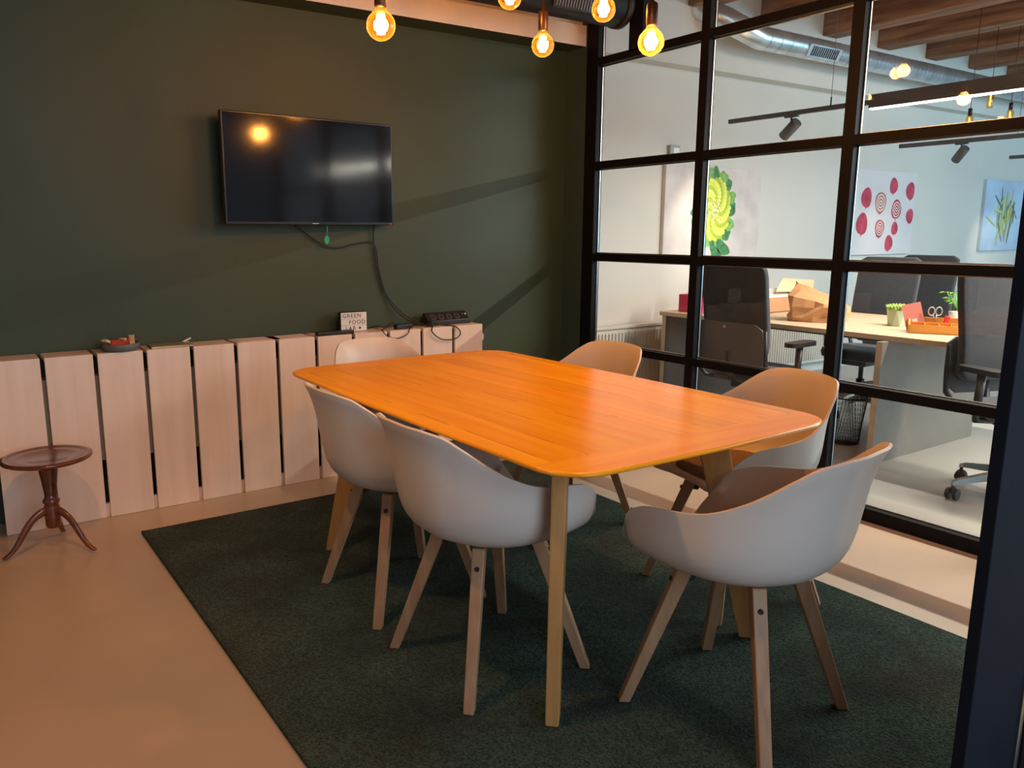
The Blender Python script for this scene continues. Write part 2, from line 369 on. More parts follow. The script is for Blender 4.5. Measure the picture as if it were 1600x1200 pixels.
for a, b in zip(loops, loops[1:]):
    n = len(a)
    for k in range(n): f = bm.faces.new((a[k], a[(k+1) % n], b[(k+1) % n], b[k])); f.smooth = True
bm.faces.new(loops[0][::-1]); bm.faces.new(loops[-1])
bmesh.ops.bisect_plane(bm, geom=bm.verts[:]+bm.edges[:]+bm.faces[:], plane_co=(0, -.745, 0), plane_no=(0, 1, 0))
bmesh.ops.bisect_plane(bm, geom=bm.verts[:]+bm.edges[:]+bm.faces[:], plane_co=(0, .745, 0), plane_no=(0, 1, 0))
for f in bm.faces:
    if abs(f.calc_center_median().y) > .745: f.material_index = 1
obj('tabletop', bm, ['oak', 'oakx'], tb)
bm = B()
for s in (-1, 1): box(bm, -.30, .30, s*.60-.03, s*.60+.03, T-.065, T-.026, 0.003)
for s in (-1, 1): box(bm, s*.30-.02, s*.30+.02, -.60, .60, T-.065, T-.026, 0.003)
obj('underframe', bm, 'oakleg', tb)
for sx in (-1, 1):
    for sy in (-1, 1):
        bm = B(); d = Vector((sx, sy, 0)).normalized()
        fx, fy = (sx*.410-.0, sy*.700-.0)
        a_ = .065 if sx < 0 and sy < 0 else .115; board(bm, (fx, fy, .0128), (fx-sx*a_, fy-sy*a_, T-.025), .062, .098, .036, .040, d, bev=.004)
        obj('leg', bm, 'oakleg', tb)

# ------------------------------------------------------------------ shell armchairs
def smooth(t): t = max(0, min(1, t)); return t*t*(3-2*t)
def interp(x, tab):
    n = len(tab); h = [tab[i+1][0]-tab[i][0] for i in range(n-1)]; d = [(tab[i+1][1]-tab[i][1])/h[i] for i in range(n-1)]
    m = [0]*n
    for i in range(1, n-1): m[i] = 0 if d[i-1]*d[i] <= 0 else 2*d[i-1]*d[i]/(d[i-1]+d[i])
    for i in range(n-1):
        if x <= tab[i+1][0]:
            t = (x-tab[i][0])/h[i]; t2 = t*t; t3 = t2*t
            return (2*t3-3*t2+1)*tab[i][1]+(t3-2*t2+t)*h[i]*m[i]+(-2*t3+3*t2)*tab[i+1][1]+(t3-t2)*h[i]*m[i+1]
    return tab[-1][1]
HT = [(0, .468), (30, .470), (38, .495), (45, .545), (53, .592), (63, .615), (95, .640), (112, .672), (126, .712), (138, .755), (148, .785), (160, .797), (180, .800)]
RIM = [(0, .225), (16, .238), (30, .285), (38, .318), (46, .322), (58, .303), (75, .283), (92, .275), (110, .277), (126, .290), (140, .305), (150, .306), (164, .292), (180, .285)]
LOW = [(0, .215), (30, .255), (42, .275), (55, .268), (90, .245), (120, .245), (150, .248), (180, .240)]
def chair_bm():
    bm = B(); n = 96; nt = 18; rings = []
    for j in range(1, nt+1):
        t = j/nt; ring = []
        for i in range(n):
            th = 360*i/n; a = th if th <= 180 else 360-th
            R = interp(a, RIM); Lw = interp(a, LOW); h = interp(a, HT); z0 = .440
            wall = (h-z0)
            flat = 1-smooth((wall-.06)/.12)
            bk = smooth((a-100)/50); P0 = (0, z0); P1 = (Lw*.86, z0-.008); P2 = (Lw*1.24, z0+.006); P3 = (Lw*(1.02-.10*bk)+(1-bk)*(R-Lw)*.6, z0+wall*.62); P4 = (R-.012*bk, h)
            if flat > .5: P1 = (Lw*.5, z0+.006); P2 = (Lw*.85, z0+.028); P3 = (R*.97, h+.004); P4 = (R, h-.012)
            b = [(1-t)**4, 4*t*(1-t)**3, 6*t*t*(1-t)**2, 4*t**3*(1-t), t**4]
            r = sum(c*p[0] for c, p in zip(b, (P0, P1, P2, P3, P4))); z = sum(c*p[1] for c, p in zip(b, (P0, P1, P2, P3, P4)))
            # lip: back top flares outward
            if a > 130: r += .035*smooth((a-130)/40)*max(0, t-.55)**1.5/.3
            ring.append(bm.verts.new((r*cos(radians(th)), r*sin(radians(th)), z)))
        rings.append(ring)
    c = bm.verts.new((0, 0, .440))
    for k in range(n): bm.faces.new((c, rings[0][k], rings[0][(k+1) % n]))
    for a, b in zip(rings, rings[1:]):
        for k in range(n): bm.faces.new((a[k], b[k], b[(k+1) % n], a[(k+1) % n]))
    for v in bm.verts: v.co.x += -.01
    return bm
def make_chair(label):
    t = thing('shell_armchair', label, 'chair', group='shell armchairs around the meeting table')
    s = obj('seat_shell', chair_bm(), 'shell', t, smooth=True)
    so = s.modifiers.new('thick', 'SOLIDIFY'); so.thickness = .008; so.offset = 0
    bv = s.modifiers.new('round', 'BEVEL'); bv.width = .003; bv.segments = 2; bv.limit_method = 'ANGLE'; bv.angle_limit = radians(60)
    # cushion
    bm = B(); n = 40; rings = []
    for rr, z in ((.86, .459), (.97, .463), (1.0, .472), (.97, .482), (.85, .487), (.45, .482)):
        rg = []
        for i in range(n):
            a = 2*pi*i/n; R = .182*(1/((abs(cos(a))**3.2+abs(sin(a))**3.2)**(1/3.2)))
            rg.append(bm.verts.new((R*rr*cos(a)-.0, R*rr*sin(a)*.98, z+.010*max(0, abs(sin(a))-.3)*rr)))
        rings.append(rg)
    for a, b in zip(rings, rings[1:]):
        for k in range(n): bm.faces.new((a[k], a[(k+1) % n], b[(k+1) % n], b[k]))
    bm.faces.new(rings[0][::-1]); bm.faces.new(rings[-1])
    obj('seat_cushion', bm, 'felt', t, smooth=True)
    bm = B(); box(bm, -.085, .085, -.085, .085, .415, .432, .003); lathe(bm, [(0, .40), (.045, .40), (.05, .416)])
    for sx in (-1, 1):
        for sy in (-1, 1):
            board(bm, (sx*.098, sy*.098, .375), (sx*.078, sy*.078, .431), .03, .045, .012, .012, (sx, sy, 0), bev=.001)
    obj('seat_bracket', bm, 'blackplastic', t)
    for sx in (-1, 1):
        for sy in (-1, 1):
            bm = B(); d = Vector((sx, sy, 0)).normalized()
            board(bm, (sx*.210, sy*.210, .0125), (sx*.100, sy*.100, .430), .030, .044, .030, .036, d, bev=.003)
            lg = obj('leg', bm, 'chairleg', t)
            bm = B(); q = Vector((sx*.1225, sy*.1225, .378)) ; u = d
            tube(bm, [q+u*.000, q+u*.0135], .0065, 12); obj('bolt', bm, 'blackplastic', lg)
    return t
c2 = make_chair('white shell armchair at the left long side of the table, nearer the camera'); c2.location = (1.303, 1.834, 0)
dup(c2, (1.313, 2.390, 0), radians(0), 'white shell armchair at the left long side of the table, nearer the green wall')
dup(c2, (1.724, 1.257, 0), radians(98), 'white shell armchair at the near end of the table, beside the door frame')
dup(c2, (2.310, 1.735, 0), radians(167), 'white shell armchair on the glass wall side, nearer end, brown cushion visible')
dup(c2, (2.285, 2.610, 0), radians(180), 'white shell armchair on the glass wall side, nearer the green wall')
dup(c2, (1.700, 3.090, 0), radians(272), 'white shell armchair at the far table end, in front of radiator cover')

# ------------------------------------------------------------------ radiator cover of birch planks
SY = 3.823
rc = thing('radiator_cover', 'long low radiator cover of upright pale birch planks along the green wall', 'radiator cover', (0, 0, 0))
for k in range(12):
    x0 = .146+.2116*k; x1 = x0+.193
    bm = B(); box(bm, x0, x1, SY, SY+.018, 0.001, .766, .0015); box(bm, x0, x1, SY+.018, WY-.012, .748, .766, .0015)
    obj('plank', bm, 'birch', rc)
bm = B(); box(bm, .15, 2.66, SY+.02, SY+.04, .0, .062); obj('rail', bm, 'birch', rc)
rd = thing('radiator', 'white panel radiator glimpsed through gaps of the plank cover', 'radiator', (0, 0, 0))
bm = B()
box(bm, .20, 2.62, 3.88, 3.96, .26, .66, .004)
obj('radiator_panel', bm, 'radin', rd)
for x in (.5, 2.3):
    bm = B(); box(bm, x, x+.03, 3.90, 3.998, .02, .26); obj('bracket', bm, 'blackplastic', rd)
# things on the cover
ZT2 = .766
t = thing('bowl', 'shallow grey bowl holding wrapped snack bars on the radiator cover', 'bowl', (.680, 3.885, ZT2))
bm = B(); lathe(bm, [(0, 0), (.068, 0), (.078, .006), (.083, .034), (.080, .036), (.074, .010), (0, .007)], n=40); obj('bowl_body', bm, 'stone', t)
i = 0
for dx, dy, rz, m_ in ((-.02, .026, .1, 'wrapper2'), (.0, -.020, -.10, 'wrapper'), (.030, .004, .9, 'wrapper2'), (.048, -.012, 1.4, 'wrapper2'), (-.05, -.006, .9, 'wrapper2')):
    w_ = .021 if m_ == 'wrapper' else .012; bm = B(); box(bm, -.042, .042, -w_, w_, 0, .014, .004)
    for s in (-1, 1): box(bm, s*.042-.006*(s < 0), s*.042+.008*(s > 0)+.0, -.014, .014, .004, .008)
    o = obj('snack_bar', bm, m_, None, (.680+dx, 3.885+dy, ZT2+(.014, .030, .034, .040, .034)[i]), ((1.05, -.05, rz) if i == 1 else (0, .35*(-1)**i, rz))); i += 1
    o['label'] = {0: 'cream-wrapped snack bar lying at the back of the grey bowl', 1: 'red-wrapped snack bar with a pale oval in the grey bowl', 2: 'cream-wrapped snack bar leaning at the right rim of the grey bowl', 3: 'rightmost cream-wrapped snack bar in the grey bowl', 4: 'leftmost cream-wrapped snack bar in the grey bowl'}[i-1]
    o['category'] = 'snack bar'; o['group'] = 'snack bars in the grey bowl'
t = thing('notebook', 'thin dark notebook with gilt edges on the radiator cover', 'notebook', (.905, 3.90, ZT2), radians(-4))
bm = B(); box(bm, -.095, .095, -.06, .06, 0, .009, .001); obj('cover', bm, 'blackplastic', t)
bm = B(); box(bm, -.094, .094, -.0625, -.060, .0015, .008); box(bm, -.095, .095, -.06, .06, .0092, .0100); obj('page_edge', bm, 'gold', t)
bm = B(); tube(bm, [(.97, 3.955, ZT2+.006), (1.02, 3.975, ZT2+.022)], .004); tag(obj('pen', bm, 'white'), 'short pale pen behind the notebook on the cover', 'pen')
for (x, rz, lab) in ((1.50, .06, 'sheet of white paper on the radiator cover, left of the black remote'), (1.33, -.05, 'sheet of white paper on the radiator cover, farther left')):
    bm = B(); box(bm, -.105, .105, -.07, .07, 0, .0012); tag(obj('paper_sheet', bm, 'paper', None, (x, 3.905, ZT2+.0002), (0, 0, rz)), lab, 'paper', 'paper sheets on the radiator cover')
bm = B(); box(bm, -.105, .105, -.022, .022, 0, .020, .005); tag(obj('media_box', bm, 'blackplastic', None, (1.735, 3.853, ZT2), (0, 0, .02)), 'slim black remote-like box in front of the letter sign', 'media box')
t = thing('lightbox_sign', 'small white lightbox sign reading GREEN FOOD LAB on the radiator cover', 'sign', (1.876, 3.925, ZT2), radians(-2))
bm = B(); box(bm, -.078, .078, -.014, .020, 0, .108, .002); obj('case', bm, 'blackplastic', t)
bm = B(); box(bm, -.075, .075, -.0165, -.0138, .003, .105, .0005); obj('face', bm, 'white', t)
bm = B()
for z in (.036, .070): box(bm, -.075, .075, -.0178, -.0160, z, z+.0015)
obj('rail', bm, 'thermos', t)
for s, x, z in (('GREEN', -.066, .078), ('FOOD', -.030, .043), ('LAB\u2605', -.050, .010)):
    text(s if s != 'LAB\u2605' else 'LAB', .030, t, (x, -.0170, z), (pi/2, 0, 0), 'lettering', 'lettering', sp=1.25)
bm = B(); ang = [pi/2+pi*k/5 for k in range(10)]
prism(bm, [((.010 if k % 2 == 0 else .0045)*cos(a), (.010 if k % 2 == 0 else .0045)*sin(a)) for k, a in enumerate(ang)], 0, .001)
obj('star', bm, 'lettering', t, (.034, -.0168, .020), (pi/2, 0, 0))
# power strip
t = thing('power_strip', 'black power strip with four sockets on the radiator cover', 'power strip', (2.49, 3.930, ZT2), radians(2))
bm = B(); box(bm, -.160, .150, -.030, .035, 0, .030, .006); obj('base', bm, 'blackplastic', t)
bm = B(); pts = [(-.150, -.028, .02), (.140, -.028, .02), (.140, .03, .066), (-.150, .03, .066)]
a = [bm.verts.new(p) for p in ((-.150, -.030, .02), (.140, -.030, .02), (.140, .020, .072), (-.150, .020, .072))]
b = [bm.verts.new(p) for p in ((-.150, .035, .02), (.140, .035, .02), (.140, .035, .068), (-.150, .035, .068))]
bm.faces.new(a)
for k in range(4): bm.faces.new((a[k], a[(k+1) % 4], b[(k+1) % 4], b[k]))
bm.faces.new(b[::-1]); obj('housing', bm, 'blackplastic', t)
nrm = Vector((0, -.052, .050)).normalized(); c0 = Vector((0, -.006, .045))
for k in range(4):
    bm = B(); p = c0+Vector((-.105+.056*k, 0, 0)); tube(bm, [p-nrm*.004, p+nrm*.0025], .021, 20); obj('socket', bm, 'socket', t)
    bm = B(); tube(bm, [p+nrm*.0026, p+nrm*.0032], .013, 16); obj('socket_well', bm, 'ductblack', t)
for k, m_ in ((0, 'gold'), (1, 'white')):
    bm = B(); p = c0+Vector((.10+.022*k, 0, .008)); tube(bm, [p, p+nrm*.005], .005, 10); obj('switch_light', bm, m_, t)
# adapter + plug + cables
bm = B(); box(bm, -.055, .055, -.02, .02, 0, .026, .005); tag(obj('power_adapter', bm, 'blackplastic', None, (2.165, 3.880, ZT2), (0, 0, .1)), 'black power adapter brick on the radiator cover, left of the power strip', 'power adapter')
bm = B(); box(bm, -.02, .02, -.018, .018, 0, .03, .006); tag(obj('plug', bm, 'blackplastic', None, (2.34, 3.868, ZT2+.005), (0, 0, .5)), 'black plug lying before the first socket of power strip', 'plug')
def cable(name, pts, r, label, m='blackplastic'):
    # Catmull-Rom through the points
    P = [Vector(p) for p in pts]; P = [2*P[0]-P[1]]+P+[2*P[-1]-P[-2]]; out = []
    for i in range(1, len(P)-2):
        for k in range(8):
            s = k/8; a, b, c, d = P[i-1:i+3]
            out.append(.5*((2*b)+(-a+c)*s+(2*a-5*b+4*c-d)*s*s+(-a+3*b-3*c+d)*s**3))
    out.append(P[-2]); bm = B(); tube(bm, out, r, 8); return tag(obj(name, bm, m), label, 'cable')
cy = 3.985
cable('tv_cable', [(2.045, 3.972, 1.335), (2.045, cy, 1.28), (2.065, cy, 1.10), (2.105, cy, .97), (2.17, 3.965, .86), (2.24, 3.93, .80), (2.32, 3.90, .78)], .004, 'black cable hanging straight down from the television to the power strip')
cable('tv_cable', [(1.585, 3.972, 1.335), (1.64, cy, 1.30), (1.74, cy, 1.235), (1.83, cy, 1.215), (1.93, cy, 1.235), (2.02, cy, 1.245), (2.058, cy, 1.215), (2.075, cy, 1.09), (2.12, cy, .955), (2.20, 3.95, .845), (2.28, 3.915, .79)], .0035, 'black cable sagging in a loop under the television')
cable('adapter_cable', [(2.11, 3.88, .785), (2.03, 3.86, .775), (2.00, 3.815, .772), (2.03, 3.806, .740), (2.09, 3.805, .725), (2.15, 3.807, .745), (2.18, 3.83, .775), (2.22, 3.865, .785)], .003, 'thin black cable looping over the front edge of cover below the adapter')
cable('extension_cable', [(2.33, 3.90, .78), (2.33, 3.84, .772), (2.31, 3.806, .745), (2.37, 3.803, .700), (2.46, 3.803, .695), (2.50, 3.805, .725), (2.47, 3.815, .765), (2.40, 3.85, .775), (2.35, 3.88, .785), (2.30, 3.87, .777), (2.22, 3.90, .775)], .0035, 'black cable coiled in a loop in front of the power strip')
cable('sign_cable', [(1.97, 3.93, .775), (2.02, 3.90, .79), (2.07, 3.92, .775), (2.12, 3.91, .80), (2.2, 3.93, .775), (2.32, 3.94, .785)], .0035, 'tangled black cable between the letter sign and the power strip')
cable('valve_cable', [(2.68, 3.86, .70), (2.70, 3.88, .60), (2.705, 3.9, .45), (2.69, 3.92, .2)], .003, 'thin dark cable hanging beside the right end of radiator cover')
bm = B(); lathe(bm, [(0, 0), (.012, 0), (.014, .01), (.014, .035), (.008, .042), (0, .042)]); tag(obj('radiator_valve', bm, 'white', None, (2.685, 3.86, .665)), 'small white valve at the right end of radiator cover', 'valve')

# ------------------------------------------------------------------ television
tv = thing('television', 'black flat television mounted on the green wall', 'television', (1.665, 3.903, 1.601), radians(4.6))
w2, h2 = .477, .2645
bm = B(); box(bm, -w2, w2, -.012, .018, -h2, h2, .004); obj('bezel', bm, 'bezel', tv)
bm = B(); box(bm, -w2+.009, w2-.009, -.0135, -.0115, -h2+.014, h2-.009); obj('screen', bm, 'screen', tv)
bm = B(); box(bm, -.25, .25, .018, .040, -.18, .16, .01); box(bm, -.08, .08, .040, .086, -.1, .1); obj('wall_mount', bm, 'blackplastic', tv)
bm = B()
for k in range(7): box(bm, -.018+.0053*k, -.0142+.0053*k, -.0142, -.0128, -h2+.004, -h2+.008)
obj('maker_mark', bm, 'steel', tv)
bm = B(); tube(bm, [(w2-.02, -.014, -h2+.006), (w2-.02, -.0125, -h2+.006)], .003, 8); obj('standby_light', bm, emis('standby_red', (1, .03, .02), 1.5), tv)
tg = thing('hanging_tag', 'small green oval tag dangling under the television', 'tag', (1.742, 3.93, 1.20))
bm = B(); poly = [(.014*cos(a), .022*sin(a)) for a in [2*pi*k/20 for k in range(20)]]; prism(bm, poly, -.001, .001)
o = obj('tag_disc', bm, 'tag', tg, (0, 0, .06), (pi/2, 0, 0))
bm = B(); tube(bm, [(0, 0, .08), (.003, 0, .105), (.004, 0, .14)], .003, 6); obj('tag_string', bm, 'tag', tg)

# ------------------------------------------------------------------ tripod stool/table
st = thing('tripod_table', 'small round dark mahogany tripod side table before the plank cover', 'side table', (.305, 3.545, 0))
bm = B(); lathe(bm, [(0, .378), (.10, .380), (.155, .386), (.168, .392), (.172, .398), (.170, .404), (.160, .407), (.150, .405), (.143, .401), (.138, .402), (.10, .402), (.096, .4005), (0, .4005)], n=64); obj('round_top', bm, 'mahog', st)
bm = B(); lathe(bm, [(0, .10), (.026, .10), (.030, .112), (.030, .19), (.026, .20), (.033, .208), (.033, .216), (.025, .226), (.023, .24), (.030, .30), (.036, .345), (.038, .372), (.045, .379), (0, .379)], n=36, flute=.10, fr=(.235, .36)); obj('column', bm, 'mahog', st)
for dx, dy in ((-.189, -.03), (.130, -.125), (.052, .175)):
    d = Vector((dx, dy, 0)); L_ = d.length; d.normalize(); bm = B(); t_ = Vector((-d.y, d.x, 0)); prev = None; ringv = []
    prof = [(.015, .175, .044), (.05, .168, .040), (.09, .135, .034), (.12, .085, .028), (.145, .045, .023), (.175, .016, .018), (.20, .010, .014)]
    for r_, z_, w_ in prof:
        r_ = r_*L_/.19
        dirn = Vector((0, 0, 1)) if prev is None else Vector((0, 0, 1))
        c = d*r_+Vector((0, 0, z_)); nn = (d*.55+Vector((0, 0, .8))).normalized() if r_ > .06 else Vector((0, 0, 1))
        nn = (d*.75+Vector((0, 0, .65))).normalized() if .08 < r_ < .16 else nn
        ringv.append([bm.verts.new(c+nn*w_/2*a+t_*(.011 if a else .015)*b) for a, b in ((1, -1), (1, 1), (-1, 1), (-1, -1))])
    for a, b in zip(ringv, ringv[1:]):
        for k in range(4): bm.faces.new((a[k], a[(k+1) % 4], b[(k+1) % 4], b[k]))
    bm.faces.new(ringv[0]); bm.faces.new(ringv[-1][::-1])
    zm = min(v.co.z for v in bm.verts)
    for v in bm.verts:
        if v.co.z < .02: v.co.z = max(v.co.z, .0005)
    o = obj('leg', bm, 'mahog', st, smooth=True); subd(o, 2)

# ------------------------------------------------------------------ pendant bulbs
GR = 'globe bulb pendants over the meeting table'
def pendant(loc, label, power=5.0):
    t = thing('pendant_bulb', label, 'pendant lamp', loc, 0, GR)
    bm = B(); prof = [(.0165, .062), (.017, .052), (.024, .043)]
    for k in range(1, 16):
        a = radians(62-k*152/15); prof.append((.0475*cos(a), .0475*sin(a)))
    prof.append((0, -.0475)); lathe(bm, prof, n=36); obj('glass_globe', bm, 'bulbglass', t)
    bm = B()
    for k in range(6):
        a = 2*pi*k/6; tube(bm, [(.011*cos(a), .011*sin(a), -.026), (.011*cos(a), .011*sin(a), .034)], .0042, 6)
    fl = obj('filament', bm, 'filament', t)
    bm = B(); lathe(bm, [(0, .055), (.018, .055), (.0205, .062), (.0205, .128), (.018, .135), (.007, .142), (.006, .165), (0, .165)], n=28); obj('socket', bm, 'brass', t)
    bm = B(); tube(bm, [(0, 0, .16), (0, 0, ZC-loc[2]-.001)], .003, 8); obj('cord', bm, 'blackplastic', t)
    light('bulb_glow', 'POINT', (0, 0, -.002), power, WARM, parent=t, shadow_soft_size=.03)
    return t
PW = 11.5
pendant((1.304, 2.455, 1.963), 'globe filament pendant, leftmost, hanging in front of the green wall', PW)
pendant((2.251, 2.787, 2.075), 'globe filament pendant hanging before the white beam, left of the duct grille', PW)
pendant((2.297, 2.212, 1.986), 'globe filament pendant hanging nearest the glass wall, lowest right', 36)
pendant((2.345, 2.522, 2.173), 'globe filament pendant half cut by the top edge, over the duct end', PW)
pendant((2.037, 2.736, 2.222), 'globe filament pendant almost cut off by the top edge', PW)
pendant((1.55, 1.60, 2.20), 'added globe filament pendant, unseen above the frame, over the near half of the table', 34)  # added bulb above the frame, brightens the near tabletop
# added dome pendant, unseen out of the frame, warms floor and low planks
t = thing('added_dome_pendant', 'added, unseen dark dome pendant lamp over the open floor beside the rug', 'pendant lamp', (0.25, 1.9, 2.30))
bm = B(); lathe(bm, [(.165, 0), (.160, .05), (.125, .11), (.06, .145), (.02, .155), (0, .155), (0, .150), (.055, .140), (.120, .105), (.155, .048), (.160, 0)], n=40); obj('dome_shade', bm, 'brass', t)
bm = B(); lathe(bm, [(0, .02), (.03, .035), (.04, .06), (.03, .085), (.015, .10), (.015, .15)], n=24); obj('bulb', bm, 'tube', t)
bm = B(); tube(bm, [(0, 0, .15), (0, 0, ZC-2.301)], .003, 8); obj('cord', bm, 'blackplastic', t)
_l = light('added_dome_fill', 'SPOT', (0, 0, .01), 52, WARM, parent=t, shadow_soft_size=.05); _l.data.spot_size = radians(118); _l.data.spot_blend = .6

# ------------------------------------------------------------------ black duct of the meeting room
dd = thing('air_duct', 'round black air duct with a slotted grille under the ceiling', 'duct', (0, 0, 0))
DR = .105; DY, DZ = 3.50, 2.535
bm = B(); tube(bm, [(-2.1, DY, DZ), (3.36, DY, DZ)], DR, 36); obj('duct_pipe', bm, 'ductblack', dd)
bm = B(); tube(bm, [(3.345, DY, DZ), (3.385, DY, DZ)], DR+.006, 36); obj('end_cap', bm, 'ductblack', dd)
bm = B(); a = radians(-118)
gx = Vector((1, 0, 0)); gn = Vector((0, cos(radians(200)), sin(radians(200)))); gu = gx.cross(gn)
gc = Vector((2.99, DY, DZ))+gn*(DR+.004)
def gbox(bm, cx, w, cu, h, d, mi=0):
    vs = []
    for s in (-1, 1):
        for q in (-1, 1):
            for r_ in (-1, 1): vs.append(bm.verts.new(gc+gx*(cx+s*w/2)+gu*(cu+q*h/2)+gn*(r_*d/2)))
    for q in ((0, 1, 3, 2), (4, 6, 7, 5), (0, 4, 5, 1), (2, 3, 7, 6), (0, 2, 6, 4), (1, 5, 7, 3)):
        f = bm.faces.new([vs[i] for i in q]); f.material_index = mi
for s in (-1, 1): gbox(bm, 0, .34, s*.048, .010, .012); gbox(bm, s*.168, .01, 0, .10, .012)
gbox(bm, 0, .33, 0, .09, .002)
obj('grille_frame', bm, 'ductblack', dd)
bm = B()
for k in range(17): gbox(bm, -.150+.0188*k, .0028, 0, .088, .012)
obj('grille_slats', bm, 'steel', dd)

# ------------------------------------------------------------------ office behind the glass
# radiators on the far wall
def rad(x0, x1, label):
    t = thing('panel_radiator', label, 'radiator', (0, 0, 0), 0, 'white ribbed radiators in the office')
    bm = B(); n = int((x1-x0)/.034)
    box(bm, x0, x1, 4.285, 4.345, .10, .60, .003); obj('radiator_panel', bm, 'radiator', t)
    bm = B()
    for k in range(n): box(bm, x0+.010+.034*k, x0+.026+.034*k, 4.272, 4.290, .13, .555, .004)
    obj('ribs', bm, 'radiator', t)
    bm = B(); box(bm, x0-.004, x1+.004, 4.270, 4.352, .585, .606, .003); obj('top_grille', bm, 'radiator', t)
    for x in (x0+.1, x1-.1):
        bm = B(); box(bm, x, x+.03, 4.33, 4.3649, .08, .5); obj('bracket', bm, 'white', t)
rad(3.95, 5.05, 'white ribbed radiator on the office wall, left, beside the desk end')
rad(5.35, 7.20, 'white ribbed radiator on the office wall, seen under the long desk')
# desk
dk = thing('bench_desk', 'long pale wood bench desk with grey end panels behind the glass', 'desk', (0, 0, 0))
bm = B(); box(bm, 4.385, 5.47, 1.935, 4.03, .700, .728, .002); obj('desktop', bm, 'desk', dk)
for y in (2.335, 3.98):
    bm = B(); box(bm, 4.31 if y < 3 else 4.40, 5.47, y, y+.035, 0, .699, .001)
    o = obj('end_panel', bm, ['grey', 'desk'], dk)
    for p in o.data.polygons:
        if p.normal.x < -.5: p.material_index = 1
bm = B(); box(bm, 4.90, 4.96, 2.37, 3.98, .62, .699); obj('cable_tray', bm, 'greyplastic', dk)
# office chairs
def prot_profile(bm, w, prof, th, r=.06, n=12):
    """upholstered slab following profile points (x,z), width w along y with rounded corners"""
    rows = []
    L_ = [0]
    for a, b in zip(prof, prof[1:]): L_.append(L_[-1]+sqrt((a[0]-b[0])**2+(a[1]-b[1])**2))
    tot = L_[-1]
    for side in (0, 1):
        g = []
        for i, (x, z) in enumerate(prof):
            s = min(L_[i], tot-L_[i]); hw = w/2 - (r-sqrt(max(0, r*r-(r-min(s, r))**2)))
            g.append([bm.verts.new((x+(-th if side else 0), hw*(2*k/n-1), z)) for k in range(n+1)])
        rows.append(g)
    A, C = rows; m_ = len(prof)
    for i in range(m_-1):
        for k in range(n):
            bm.faces.new((A[i][k], A[i][k+1], A[i+1][k+1], A[i+1][k])); bm.faces.new((C[i][k+1], C[i][k], C[i+1][k], C[i+1][k+1]))
    for i in range(m_-1):
        bm.faces.new((A[i][0], A[i+1][0], C[i+1][0], C[i][0])); bm.faces.new((A[i+1][n], A[i][n], C[i][n], C[i+1][n]))
    for k in range(n):
        bm.faces.new((A[0][k+1], A[0][k], C[0][k], C[0][k+1])); bm.faces.new((A[-1][k], A[-1][k+1], C[-1][k+1], C[-1][k]))
